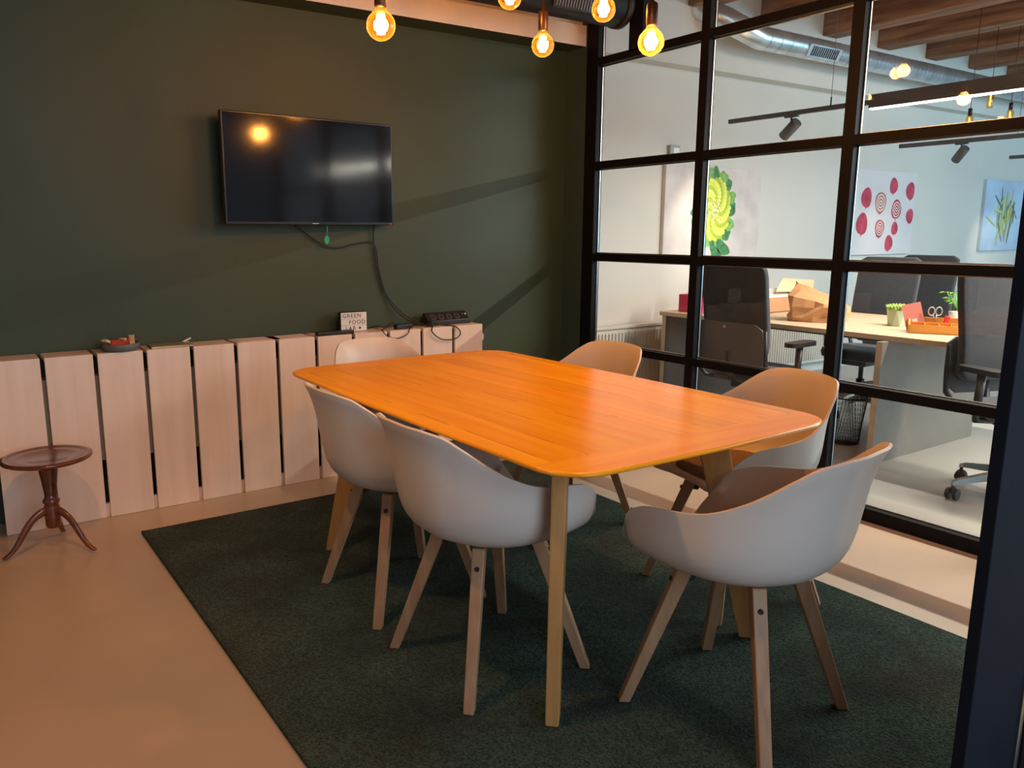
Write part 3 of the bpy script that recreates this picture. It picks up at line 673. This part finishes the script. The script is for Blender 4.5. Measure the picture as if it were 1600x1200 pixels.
def make_oc(label):
    t = thing('office_chair', label, 'office chair', (0, 0, 0), 0, 'black office chairs at the bench desk')
    bm = B(); prot_profile(bm, .44, [(-.205, .56), (-.195, .60), (-.19, .66), (-.195, .74), (-.21, .84), (-.23, .94), (-.245, 1.04), (-.255, 1.09), (-.26, 1.115)], .045, .05)
    o = obj('backrest', bm, 'blackfabric', t, smooth=True); bv = o.modifiers.new('b', 'BEVEL'); bv.width = .012; bv.segments = 3; bv.limit_method = 'ANGLE'; bv.angle_limit = radians(50)
    bm = B(); prot_profile(bm, .47, [(-.258, .49), (-.262, .53), (-.266, .60), (-.272, .68), (-.285, .745), (-.292, .775)], .012, .055)
    o = obj('back_shell', bm, 'greyplastic', t, smooth=True); bv = o.modifiers.new('b', 'BEVEL'); bv.width = .004; bv.segments = 2; bv.limit_method = 'ANGLE'; bv.angle_limit = radians(50)
    bm = B(); tube(bm, [(-.306, 0.02, .748), (-.302, 0.02, .748)], .009, 16); obj('round_badge', bm, 'thermos', o)
    bm = B()
    for s in (-1, 1): tube(bm, [(-.275, s*.235, .74), (-.265, s*.24, .60), (-.255, s*.24, .50), (-.22, s*.20, .43), (-.10, s*.10, .40)], [.010, .012, .014, .014, .014], 8)
    tube(bm, [(-.27, 0, .60), (-.26, 0, .46), (-.15, 0, .40)], .02, 8)
    obj('back_frame', bm, 'blackplastic', t)
    bm = B()
    lay = [(.88, .405), (.97, .415), (1, .445), (.97, .470), (.85, .482), (.4, .478)]; rings = []
    for s, z in lay:
        rg = []
        for i in range(40):
            a = 2*pi*i/40; R = .235/((abs(cos(a))**3.5+abs(sin(a))**3.5)**(1/3.5)); rg.append(bm.verts.new((R*s*cos(a)+.02, R*s*sin(a), z)))
        rings.append(rg)
    for a, b in zip(rings, rings[1:]):
        for k in range(40): bm.faces.new((a[k], a[(k+1) % 40], b[(k+1) % 40], b[k]))
    bm.faces.new(rings[0][::-1]); bm.faces.new(rings[-1]); obj('seat', bm, 'blackfabric', t, smooth=True)
    bm = B(); box(bm, -.12, .12, -.09, .09, .355, .405, .01); obj('mechanism', bm, 'blackplastic', t)
    for s in (-1, 1):
        bm = B(); tube(bm, [(-.02, s*.18, .40), (-.02, s*.275, .41), (-.01, s*.285, .46), (0, s*.285, .64)], [.014, .016, .018, .020], 10)
        ar = obj('armrest', bm, 'blackplastic', t)
        bm = B(); prism(bm, rrect(-.12, .13, s*.285-.042, s*.285+.042, .04), .64, .665); q = obj('arm_pad', bm, 'blackplastic', ar)
    bm = B(); tube(bm, [(0, 0, .09), (0, 0, .25), (0, 0, .25), (0, 0, .36)], [.028, .028, .016, .016], 16); obj('gas_column', bm, 'blackplastic', t)
    bm = B(); lathe(bm, [(0, .085), (.045, .085), (.045, .135), (.03, .15), (0, .15)])
    for k in range(5):
        a = 2*pi*k/5+.03; d = Vector((cos(a), sin(a), 0)); pe = Vector((-d.y, d.x, 0)); rg = []
        for r_, z, w_, h_ in ((.03, .118, .05, .05), (.15, .118, .044, .036), (.30, .092, .032, .024), (.325, .082, .026, .02)):
            c = d*r_+Vector((0, 0, z)); rg.append([bm.verts.new(c+pe*w_/2*p+Vector((0, 0, h_/2*q))) for p, q in ((-1, -1), (1, -1), (.7, 1), (-.7, 1))])
        for p, q in zip(rg, rg[1:]):
            for m_ in range(4): bm.faces.new((p[m_], p[(m_+1) % 4], q[(m_+1) % 4], q[m_]))
        bm.faces.new(rg[-1])
    obj('star_base', bm, 'chrome', t)
    for k in range(5):
        a = 2*pi*k/5+.03; d = Vector((cos(a), sin(a), 0)); c = d*.318; pe = Vector((-sin(a+.6), cos(a+.6), 0)); bm = B()
        for s in (-1, 1): tube(bm, [c+pe*s*.010+Vector((0, 0, .0285)), c+pe*s*.026+Vector((0, 0, .0285))], .028, 16)
        tube(bm, [c+Vector((0, 0, .03)), c+Vector((0, 0, .078))], .008, 8); box(bm, c.x-.011, c.x+.011, c.y-.011, c.y+.011, .035, .06)
        obj('caster', bm, 'blackplastic', t)
    return t
oc = make_oc('black office chair at the desk, left, its round badge facing the glass'); oc.location = (4.165, 3.03, 0); oc.rotation_euler.z = radians(2)
rc_ = dup(oc, (4.335, 1.61, 0), radians(247), 'black office chair turned away from the desk, cut by the door frame, chrome base visible')
for ch in rc_.children:                       # its star base is swivelled against the seat
    if ch.name.startswith(('star_base', 'caster')): ch.rotation_euler = (0, 0, radians(-31.2))
dup(oc, (5.52, 3.13, 0), radians(182), 'black office chair across the desk, directly behind the paper bag')
dup(oc, (6.22, 3.22, 0), radians(178), 'black office chair across the desk, behind the wooden desk organiser')
dup(oc, (6.55, 2.28, 0), radians(180), 'black office chair farthest right behind the desk')
# pictures
def picture(x0, x1, z0, z1, label, fill):
    t = thing('wall_picture', label, 'picture', (0, 0, 0), 0, 'vegetable pictures on the office wall')
    bm = B(); box(bm, x0, x1, OY-.035, OY-.001, z0, z1, .001); obj('canvas', bm, fill, t); return t
cv1 = mat('canvas_warm_white', (0.66, 0.60, 0.58), 0.8, var=0.12, vscale=6); cv2 = mat('canvas_white', (0.72, 0.68, 0.70), 0.8); cv3 = mat('canvas_blue', (0.50, 0.62, 0.78), 0.8, var=0.2, vscale=2)
PY = OY-.0355
def blob(bm, cx, cz, rx, rz, rot=0, n=22, dy=0, mi=0, wob=0):
    vs = []
    for k in range(n):
        a = 2*pi*k/n; r_ = 1+wob*sin(3*a+cx*9)
        x = rx*r_*cos(a); z = rz*r_*sin(a); vs.append(bm.verts.new((cx+x*cos(rot)-z*sin(rot), PY-dy, cz+x*sin(rot)+z*cos(rot))))
    f = bm.faces.new(vs); f.material_index = mi
def ring_(bm, cx, cz, r0, r1, asp, dy, mi):
    n = 24
    a_ = [[bm.verts.new((cx+r*cos(2*pi*k/n), PY-dy, cz+r*asp*sin(2*pi*k/n))) for k in range(n)] for r in (r0, r1)]
    for k in range(n): f = bm.faces.new((a_[0][k], a_[0][(k+1) % n], a_[1][(k+1) % n], a_[1][k])); f.material_index = mi
p1 = picture(4.715, 5.865, 1.075, 1.80, 'large picture of a yellow-green romanesco cabbage on the office wall', cv1)
bm = B(); cx, cz = 5.29, 1.47
for k in range(16):
    a = 2*pi*k/16; blob(bm, cx+.19*cos(a), cz+.255*sin(a), .085, .050, a+.4*(-1)**k, dy=.0006+.0001*k, wob=.18, mi=k % 2)
for dx, dz, r_ in ((.05, -.36, .7), (.12, -.30, 1.0)): blob(bm, cx+dx, cz+dz, .05, .10, r_, dy=.0025, mi=0, wob=.1)
obj('leaves', bm, [mat('print_leaf', (0.06, 0.22, 0.09), .8, var=.4, vscale=30), mat('print_leaf_light', (0.22, 0.45, 0.12), .8, var=.3, vscale=30)], p1)
bm = B()
for k in range(210, 0, -1):
    r_ = .0160*sqrt(k); a = k*2.39996; s = .010+.011*r_/.23
    blob(bm, cx+r_*.80*cos(a), cz+r_*1.05*sin(a), s, s, n=8, dy=.003+.00001*(210-k), mi=k % 3)
obj('florets', bm, [mat('print_lime', (0.62, 0.72, 0.08), .8), mat('print_yellow', (0.80, 0.82, 0.18), .8), mat('print_olive', (0.38, 0.50, 0.05), .8)], p1)
p2 = picture(7.22, 8.34, 1.075, 1.87, 'picture of ten whole and sliced red beets on the office wall', cv2)
bm = B(); beets = [(.18, .50, .11, 0), (.42, .46, .12, 1), (.62, .62, .09, 0), (.92, .58, .10, 0), (.70, .40, .11, 2), (.14, .26, .12, 0), (.44, .22, .10, 2), (.70, .22, .075, 0), (.95, .34, .085, 0), (.62, .08, .09, 0)]
for k, (u, v, s, kind) in enumerate(beets):
    x = 7.24+u*1.04+.03; z = 1.10+v*1.02
    blob(bm, x, z, s*.80, s*.86, dy=.001, mi=0 if kind != 1 else 1, wob=.05)
    blob(bm, x, z-s*.86, s*.05, s*.14, dy=.0012, mi=0)
    if kind: 
        for q in range(3): ring_(bm, x, z, s*(.10+.22*q), s*(.19+.22*q), 1.08, .002, 2)
obj('beets', bm, [mat('print_beet', (0.52, 0.06, 0.10), .8, var=.35, vscale=9), mat('print_beet_pale', (0.52, 0.20, 0.16), .8), mat('print_beet_ring', (0.86, 0.76, 0.74), .8)], p2)
p3 = picture(9.81, 10.79, 1.08, 1.855, 'picture of scattered asparagus spears, rightmost on the office wall', cv3)
bm = B()
for k in range(34):
    u = random.gauss(.5, .16); v = random.gauss(.5, .13); a = random.gauss(pi/2, .42) if random.random() < .8 else random.random()*pi; l = random.uniform(.10, .24)
    blob(bm, 9.81+u*.98, 1.08+v*.775, l, .012, a, n=10, dy=.001+.0001*k, mi=k % 3)
obj('spears', bm, [mat('print_spear', (0.50, 0.55, 0.14), .8), mat('print_spear_yellow', (0.72, 0.66, 0.22), .8), mat('print_spear_dark', (0.14, 0.24, 0.14), .8)], p3)
# thermostat
t = thing('thermostat', 'small grey box with a display high on the office wall', 'thermostat', (4.81, OY-.001, 1.87))
bm = B(); box(bm, -.055, .055, -.03, 0, 0, .075, .004); obj('case', bm, 'thermos', t)
bm = B(); box(bm, -.02, .045, -.0315, -.0298, .015, .055); obj('display', bm, 'white', t)
# silver duct
sd = thing('spiral_duct', 'silver spiral air duct along the office ceiling', 'duct', (0, 0, 0))
SDY, SDZ = 4.02, 2.715
bm = B(); tube(bm, [(4.86, SDY+.3, 2.93), (4.90, SDY+.2, 2.90), (5.0, SDY+.07, 2.82), (5.15, SDY, 2.745), (5.3, SDY, 2.715), (12, SDY, 2.700)], .082, 32); obj('duct_pipe', bm, 'galv', sd)
bm = B(); x = 5.35
while x < 11.9:
    tube(bm, [(x, SDY, SDZ-(x-5.3)*.0022), (x+.010, SDY, SDZ-(x-5.3)*.0022)], .0855, 28, cap=False); x += .13
obj('seams', bm, 'galv', sd)
for gx0 in (6.02, 8.75):
    bm = B(); n_ = Vector((0, cos(radians(205)), sin(radians(205)))); gu2 = Vector((1, 0, 0)).cross(n_); c = Vector((gx0, SDY, SDZ-.003))+n_*.084
    def gb(bm, a0, a1, b0, b1, d0, d1):
        vs = [bm.verts.new(c+Vector((1, 0, 0))*x_+gu2*y_+n_*z_) for x_ in (a0, a1) for y_ in (b0, b1) for z_ in (d0, d1)]
        for q in ((0, 1, 3, 2), (4, 6, 7, 5), (0, 4, 5, 1), (2, 3, 7, 6), (0, 2, 6, 4), (1, 5, 7, 3)): bm.faces.new([vs[i] for i in q])
    gb(bm, -.21, .21, -.046, .046, -.004, .006); g1 = obj('grille_frame', bm, 'galv', sd)
    bm = B()
    for k in range(13): gb(bm, -.17+.027*k, -.157+.027*k, -.036, .036, .005, .009)
    obj('grille_slots', bm, 'ductblack', g1)
# track lights
tr = thing('linear_track_lamp', 'long dark ceiling track with a glowing white light strip over the desk', 'track light', (0, 0, 0))
bm = B(); box(bm, 4.935, 4.965, 2.90, 3.96, 2.068, 2.098, .002); obj('track', bm, 'greyplastic', tr)
bm = B(); box(bm, 4.92, 4.98, -1.2, 2.90, 2.045, 2.125, .003); obj('lamp_profile', bm, 'greyplastic', tr)
bm = B(); box(bm, 4.93, 4.97, -1.18, 2.895, 2.038, 2.0455); obj('light_strip', bm, 'led', tr)
bm = B()
for y in (3.17, 1.0, -.9): tube(bm, [(4.95, y, 2.097), (4.95, y, ZC-.001)], .0018, 6); tube(bm, [(4.95, y, 2.095), (4.95, y, 2.15)], .005, 8)
obj('suspension_wire', bm, 'greyplastic', tr)
light('strip_light', 'AREA', (4.95, .85, 2.034), 170, (1.0, .90, .78), shape='RECTANGLE', size=.035, size_y=4.05)
tr2 = thing('ceiling_track', 'thin dark ceiling track farther back in the office', 'track light', (0, 0, 0))
bm = B(); box(bm, 7.255, 7.285, .2, 3.96, 2.02, 2.055, .002); obj('track', bm, 'greyplastic', tr2)
bm = B()
for y in (3.03, .9): tube(bm, [(7.27, y, 2.05), (7.27, y, ZC-.001)], .0018, 6)
obj('suspension_wire', bm, 'greyplastic', tr2)
tr3 = thing('ceiling_track', 'short piece of dark track at the right, lower than the other two', 'track light', (0, 0, 0))
bm = B(); box(bm, 9.3, 9.33, 1.5, 3.93, 2.02, 2.055, .002); obj('track', bm, 'greyplastic', tr3)
bm = B(); tube(bm, [(9.315, 3.0, 2.05), (9.315, 3.0, ZC-.001)], .0018, 6); obj('suspension_wire', bm, 'greyplastic', tr3)
def spot(loc, aim, label, e):
    t = thing('spotlight', label, 'spotlight', loc, 0, 'black spotlights on the office tracks')
    bm = B(); box(bm, -.012, .012, -.05, .05, -.012, 0, .001); tube(bm, [(0, 0, -.01), (0, 0, -.06)], .007, 8); obj('stem', bm, 'greyplastic', t)
    d = (Vector(aim)-Vector(loc)).normalized(); p = Vector((0, 0, -.085)); bm = B()
    tube(bm, [p-d*.065, p-d*.062, p+d*.075, p+d*.078], [.032, .036, .036, .034], 24); h = obj('lamp_head', bm, 'greyplastic', t)
    bm = B(); q = p+d*.0785; tube(bm, [q, q+d*.001], .028, 20); obj('lens', bm, 'spotglow', h)
    light('spot_beam', 'SPOT', p+d*.09, e, (1, .86, .66), parent=t, spot_size=radians(48), spot_blend=.7, shadow_soft_size=.02, aim=None) if False else None
    l = bpy.data.lights.new('spot_beam', 'SPOT'); l.energy = e; l.color = (1, .88, .68); l.spot_size = radians(50); l.spot_blend = 1; l.shadow_soft_size = .02
    o = bpy.data.objects.new('spot_beam', l); COL.objects.link(o); o.parent = t; o.location = p+d*.1; o.rotation_euler = d.to_track_quat('-Z', 'Y').to_euler()
spot((4.95, 3.45, 2.0675), (5.12, 4.33, 1.42), 'spotlight on the near track, aimed at the romanesco picture', 45)
spot((7.27, 3.44, 2.0195), (7.75, 4.33, 1.15), 'spotlight on the far track, aimed at the beet picture', 16)
spot((9.315, 3.5, 2.0195), (10.1, 4.33, 1.0), 'spotlight on the rightmost track, aimed at the asparagus picture', 30)
for (x, y, z, lab) in ((7.36, 3.30, 2.36, 'small tube bulb pendant in the office, middle one, hanging before the silver duct'), (7.73, 3.30, 2.26, 'small tube bulb pendant in the office, rightmost'), (7.05, 3.30, 2.16, 'small tube bulb pendant in the office, lowest and leftmost')):
    t = thing('tube_bulb_pendant', lab, 'pendant lamp', (x, y, z), 0, 'tube bulb pendants in the office')
    bm = B(); lathe(bm, [(0, -.075), (.020, -.072), (.026, -.05), (.026, .03), (.014, .05), (0, .05)], n=16); obj('tube_bulb', bm, 'bulbglass', t)
    bm = B()
    for k in range(3): tube(bm, [(.008*(k-1), 0, -.055), (.008*(k-1), 0, .03)], .003, 6)
    obj('filament', bm, 'tube', t)
    bm = B(); lathe(bm, [(0, .045), (.015, .045), (.015, .10), (0, .105)], n=14); tube(bm, [(0, 0, .10), (0, 0, ZC-z-.001)], .0025, 6); obj('socket', bm, 'brass', t)
# desk things
DZ_ = .7285
def crumple(x0, x1, y0, y1, h, seed):
    rnd = random.Random(seed); bm = B(); n = 10; m_ = 7; rings = []
    for j in range(m_):
        t_ = j/(m_-1); z = h*t_; sh = 1-.12*t_-(.75*max(0, t_-.62)/.38 if t_ > .62 else 0); rg = []
        for k in range(n*2):
            a = 2*pi*k/(n*2); R = 1/((abs(cos(a))**5+abs(sin(a))**5)**(1/5)); jit = 1+rnd.uniform(-.11, .11)*(1 if j else .2)
            rg.append(bm.verts.new(((x1-x0)/2*R*cos(a)*(sh if True else 1)*jit, (y1-y0)/2*R*sin(a)*jit*(1-.35*max(0, t_-.6)), z*(1+(.34*cos(a-1.7) if t_ > .5 else 0))+rnd.uniform(-.006, .006)*(1 if 0 < j else 0))))
        rings.append(rg)
    for a, b in zip(rings, rings[1:]):
        for k in range(2*n): bm.faces.new((a[k], a[(k+1) % (2*n)], b[(k+1) % (2*n)])); bm.faces.new((a[k], b[(k+1) % (2*n)], b[k]))
    bm.faces.new(rings[0][::-1]); bm.faces.new(rings[-1])
    return bm
o = obj('paper_bag', crumple(-.135, .135, -.17, .17, .185, 5), 'kraft', None, (4.76, 3.02, DZ_+.001), (0, 0, .35)); tag(o, 'crumpled brown paper bag lying folded shut on the office desk', 'paper bag')
t = thing('cardboard_box', 'open brown cardboard box with a raised cream lid behind the paper bag', 'box', (5.13, 3.64, DZ_), 0)
bm = B()
for q in ((-.22, -.215, -.14, .14), (.215, .22, -.14, .14), (-.22, .22, -.14, -.135), (-.22, .22, .135, .14)): box(bm, *q, 0, .105)
box(bm, -.22, .22, -.14, .14, 0, .004); obj('box_body', bm, 'card', t)
def sheet(bm, q, th=.004):
    q = [Vector(p) for p in q]; n_ = (q[1]-q[0]).cross(q[2]-q[0]).normalized()*th
    a_ = [bm.verts.new(p) for p in q]; b_ = [bm.verts.new(p+n_) for p in q]; m_ = len(q)
    bm.faces.new(a_[::-1]); bm.faces.new(b_)
    for k in range(m_): bm.faces.new((a_[k], a_[(k+1) % m_], b_[(k+1) % m_], b_[k]))
bm = B(); sheet(bm, [(-.12, -.12, .145), (.33, -.12, .128), (.60, .05, .195), (.20, .05, .222)]); obj('lid', bm, 'cream', t)
bm = B(); sheet(bm, [(.22, -.13, .10), (.22, .12, .10), (.60, .05, .190), (.33, -.12, .122)]); obj('side_flap', bm, 'card', t)
bm = B(); sheet(bm, [(-.24, -.14, .104), (.05, -.14, .104), (.10, .02, .150), (-.18, .02, .152)]); o = obj('leaflet', bm, 'paper', None, (5.13, 3.64, DZ_+.002)); tag(o, 'white leaflet lying over the open cardboard box', 'leaflet')
bm = B(); box(bm, -.10, .10, -.10, .10, 0, .125, .004)
o = obj('storage_box', bm, 'pink', None, (4.60, 3.86, DZ_), (0, 0, .1)); tag(o, 'crimson box on the far end of the office desk', 'box')
t = thing('gift_bag', 'red and white striped paper bag beside the crimson box', 'bag', (4.80, 3.78, DZ_), .2)
bm = B(); prism(bm, rrect(-.07, .07, -.045, .045, .008, 2), 0, .19); obj('bag_body', bm, 'red', t)
bm = B()
for k in range(3): box(bm, -.071, -.069, -.03+.024*k, -.020+.024*k, .01, .18); box(bm, -.05+.04*k, -.035+.04*k, -.0465, -.0445, .01, .18)
obj('stripes', bm, 'white', t)
bm = B(); box(bm, -.055, .055, -.035, .035, .19, .225); obj('tissue', bm, 'paper', t)
# planter
t = thing('succulent_planter', 'faceted sage green pot with a small succulent on the office desk', 'potted plant', (4.90, 2.58, DZ_))
bm = B(); n = 8; r0, r1 = .052, .062
a = [bm.verts.new((r0*cos(2*pi*k/n), r0*sin(2*pi*k/n), 0)) for k in range(n)]; b = [bm.verts.new((r1*cos(2*pi*(k+.5)/n), r1*sin(2*pi*(k+.5)/n), .098)) for k in range(n)]; c = [bm.verts.new((r1*.86*cos(2*pi*(k+.5)/n), r1*.86*sin(2*pi*(k+.5)/n), .090)) for k in range(n)]
for k in range(n):
    bm.faces.new((a[k], a[(k+1) % n], b[k])); bm.faces.new((a[(k+1) % n], b[(k+1) % n], b[k])); bm.faces.new((b[k], b[(k+1) % n], c[(k+1) % n], c[k]))
bm.faces.new(a[::-1]); bm.faces.new(c); obj('pot', bm, 'sage', t)
bm = B()
for k in range(60):
    a_ = k*2.4; r_ = .0065*sqrt(k); base = Vector((r_*cos(a_)*.8, r_*sin(a_)*.8, .085)); d = Vector((cos(a_)*(.3+r_*12), sin(a_)*(.3+r_*12), 1)).normalized()
    tube(bm, [base, base+d*.028, base+d*.055], [.005, .010, .001], 6)
obj('succulent', bm, 'leaf', t)
# organiser
og = thing('desk_organiser', 'slanted wooden desk organiser with compartments on the office desk', 'organiser', (4.735, 2.27, DZ_), radians(-62))
bm = B()
w_, d_, hf, hb = .135, .085, .048, .080
for s in (-1, 1):
    poly = [(-d_, 0), (d_, 0), (d_, hb), (-d_, hf)]; x = s*w_
    a = [bm.verts.new((x-.004, p, q)) for p, q in poly]; b = [bm.verts.new((x+.004, p, q)) for p, q in poly]
    bm.faces.new(a); bm.faces.new(b[::-1])
    for k in range(4): bm.faces.new((a[k], a[(k+1) % 4], b[(k+1) % 4], b[k]))
box(bm, -w_, w_, -d_, -d_+.007, 0, hf); box(bm, -w_, w_, d_-.007, d_, 0, hb); box(bm, -w_, w_, -d_, d_, 0, .005)
obj('tray', bm, 'sand', og)
bm = B()
for x in (-.06, .01, .07): box(bm, x, x+.004, -d_+.007, d_-.007, .005, .052)
for y in (-.02, .03): box(bm, -w_+.004, w_-.004, y, y+.004, .005, .056)
obj('divider', bm, 'sand', og)
def onorg(x, y, z): 
    a_ = radians(-62); return (4.735+x*cos(a_)-y*sin(a_), 2.27+x*sin(a_)+y*cos(a_), DZ_+z)
t = thing('greeting_card', 'pink and orange card standing at the left of the organiser', 'card', onorg(-.095, .045, .008), radians(-50))
bm = B(); box(bm, -.05, .05, -.0015, .0015, 0, .155); obj('card_sheet', bm, 'pinkcard', t, None, (radians(-8), radians(-14), 0))
bm = B(); box(bm, -.032, .030, -.0025, -.0015, .02, .10); obj('card_panel', bm, 'paper', t, None, (radians(-8), radians(-14), 0)) if False else None
bm.free() if False else None
bm2 = B(); box(bm2, -.012, .014, -.0022, -.0014, .025, .065); obj('card_label', bm2, 'paper', t, None, (radians(-8), radians(-14), 0))
t = thing('scissors', 'scissors with pale ring handles standing in the wooden organiser', 'scissors', onorg(-.01, .055, .012), radians(-40))
for s in (-1, 1):
    bm = B(); n = 20; pts = [(s*.020+.017*cos(2*pi*k/n), 0, .105+.024*sin(2*pi*k/n)) for k in range(n+1)]; tube(bm, pts, .0035, 8, cap=False)
    tube(bm, [(s*.010, 0, .086), (s*.003, 0, .05)], .004, 8); obj('handle', bm, 'thermos', t)
bm = B(); box(bm, -.006, .006, -.0015, .0015, 0, .055); obj('blade', bm, 'steel', t)
bm = B(); box(bm, -.012, .012, -.008, .008, 0, .085, .003); tag(obj('marker', bm, 'red', None, onorg(.04, .045, .010), (0, .2, -.6)), 'red marker standing in the wooden desk organiser', 'marker')
bm = B(); box(bm, -.022, .022, -.018, .018, 0, .03, .006); tag(obj('eraser', bm, 'pink', None, onorg(-.098, -.055, .0065), (0, 0, -.8)), 'crimson eraser in the front left compartment of organiser', 'eraser')
bm = B(); box(bm, -.020, .020, -.022, .022, 0, .045, .004); tag(obj('note_block', bm, 'paper', None, onorg(.102, .002, .0065), (0, 0, -1.08)), 'pale note block in the right compartment of organiser', 'note block')
t = thing('potted_plant', 'leafy green plant in a white pot at the right of the organiser', 'potted plant', (5.16, 2.35, DZ_))
bm = B(); lathe(bm, [(0, 0), (.045, 0), (.055, .09), (.048, .09), (.044, .08), (0, .08)], n=24); obj('pot', bm, 'white', t)
bm = B()
for k in range(40):
    a_ = k*2.4; l = random.uniform(.07, .15); d = Vector((cos(a_)*.6, sin(a_)*.6, 1)).normalized(); p = Vector((0, 0, .08)); m1 = p+d*l; e = m1+Vector((cos(a_), sin(a_), -.1))*.045; s_ = Vector((-sin(a_), cos(a_), 0))*.014
    mid = (m1+e)/2+Vector((0, 0, .006)); vs = [bm.verts.new(q) for q in (m1, mid+s_, e, mid-s_)]; bm.faces.new(vs); tube(bm, [p, m1], .0015, 5)
obj('foliage', bm, 'leaf2', t)
# waste bin
t = thing('waste_bin', 'black wire mesh waste bin under the desk by the end panel', 'waste bin', (4.66, 2.71, 0))
bm = B()
for k in range(36):
    a_ = 2*pi*k/36
    for s in (-1, 1): tube(bm, [(.085*cos(a_), .085*sin(a_), .004), (.115*cos(a_+s*.5), .115*sin(a_+s*.5), .29)], .0012, 4)
obj('mesh_wall', bm, 'blackplastic', t)
bm = B(); tube(bm, [(.116*cos(2*pi*k/32), .116*sin(2*pi*k/32), .292) for k in range(33)], .005, 8, cap=False); obj('rim', bm, 'blackplastic', t)
bm = B(); lathe(bm, [(0, 0), (.088, 0), (.088, .012), (0, .012)]); obj('base', bm, 'blackplastic', t)
# bottle on the office floor behind the glass
t = thing('water_bottle', 'small clear blue water bottle on the office floor beside the glass wall', 'bottle', (3.74, 3.02, 0))
bm = B(); lathe(bm, [(0, .0), (.034, .0), (.036, .01), (.036, .20), (.030, .24), (.014, .275), (.014, .30), (0, .30)], n=24); obj('bottle_body', bm, 'bottleglass', t)
bm = B(); lathe(bm, [(0, .295), (.017, .295), (.017, .325), (0, .327)], n=20); obj('cap', bm, 'blue', t)
bm = B(); lathe(bm, [(.0365, .08), (.0365, .15)], n=24); obj('wrap', bm, 'blue', t)

# added unseen window frames and lamp housing, built around the area lights
def frame_for(lname, sname, w, h, m_):
    l = bpy.data.objects[lname]; bm = B(); t_ = .06
    for a in (-1, 1):
        box(bm, a*w/2-t_/2, a*w/2+t_/2, -h/2-t_/2, h/2+t_/2, -.03, .05); box(bm, -w/2, w/2, a*h/2-t_/2, a*h/2+t_/2, -.03, .05)
    box(bm, -.02, .02, -h/2, h/2, .01, .05)
    o = obj(sname, bm, m_); o.location = l.location; o.rotation_euler = l.rotation_euler; o['kind'] = 'structure'
frame_for('street_window_light', 'added_window_2', 4.5, 2.2, 'black')
frame_for('doorway_daylight', 'added_window_3', 2.6, 1.8, 'black')
l = bpy.data.objects['office_fill_light']; bm = B(); box(bm, -1.22, 1.22, -.47, .47, .01, .05)
o = obj('added_panel_housing', bm, 'white'); o.location = l.location; o.rotation_euler = l.rotation_euler
tag(o, 'added wide white panel housing of the office fill light, unseen above the frame', 'added lamp housing')
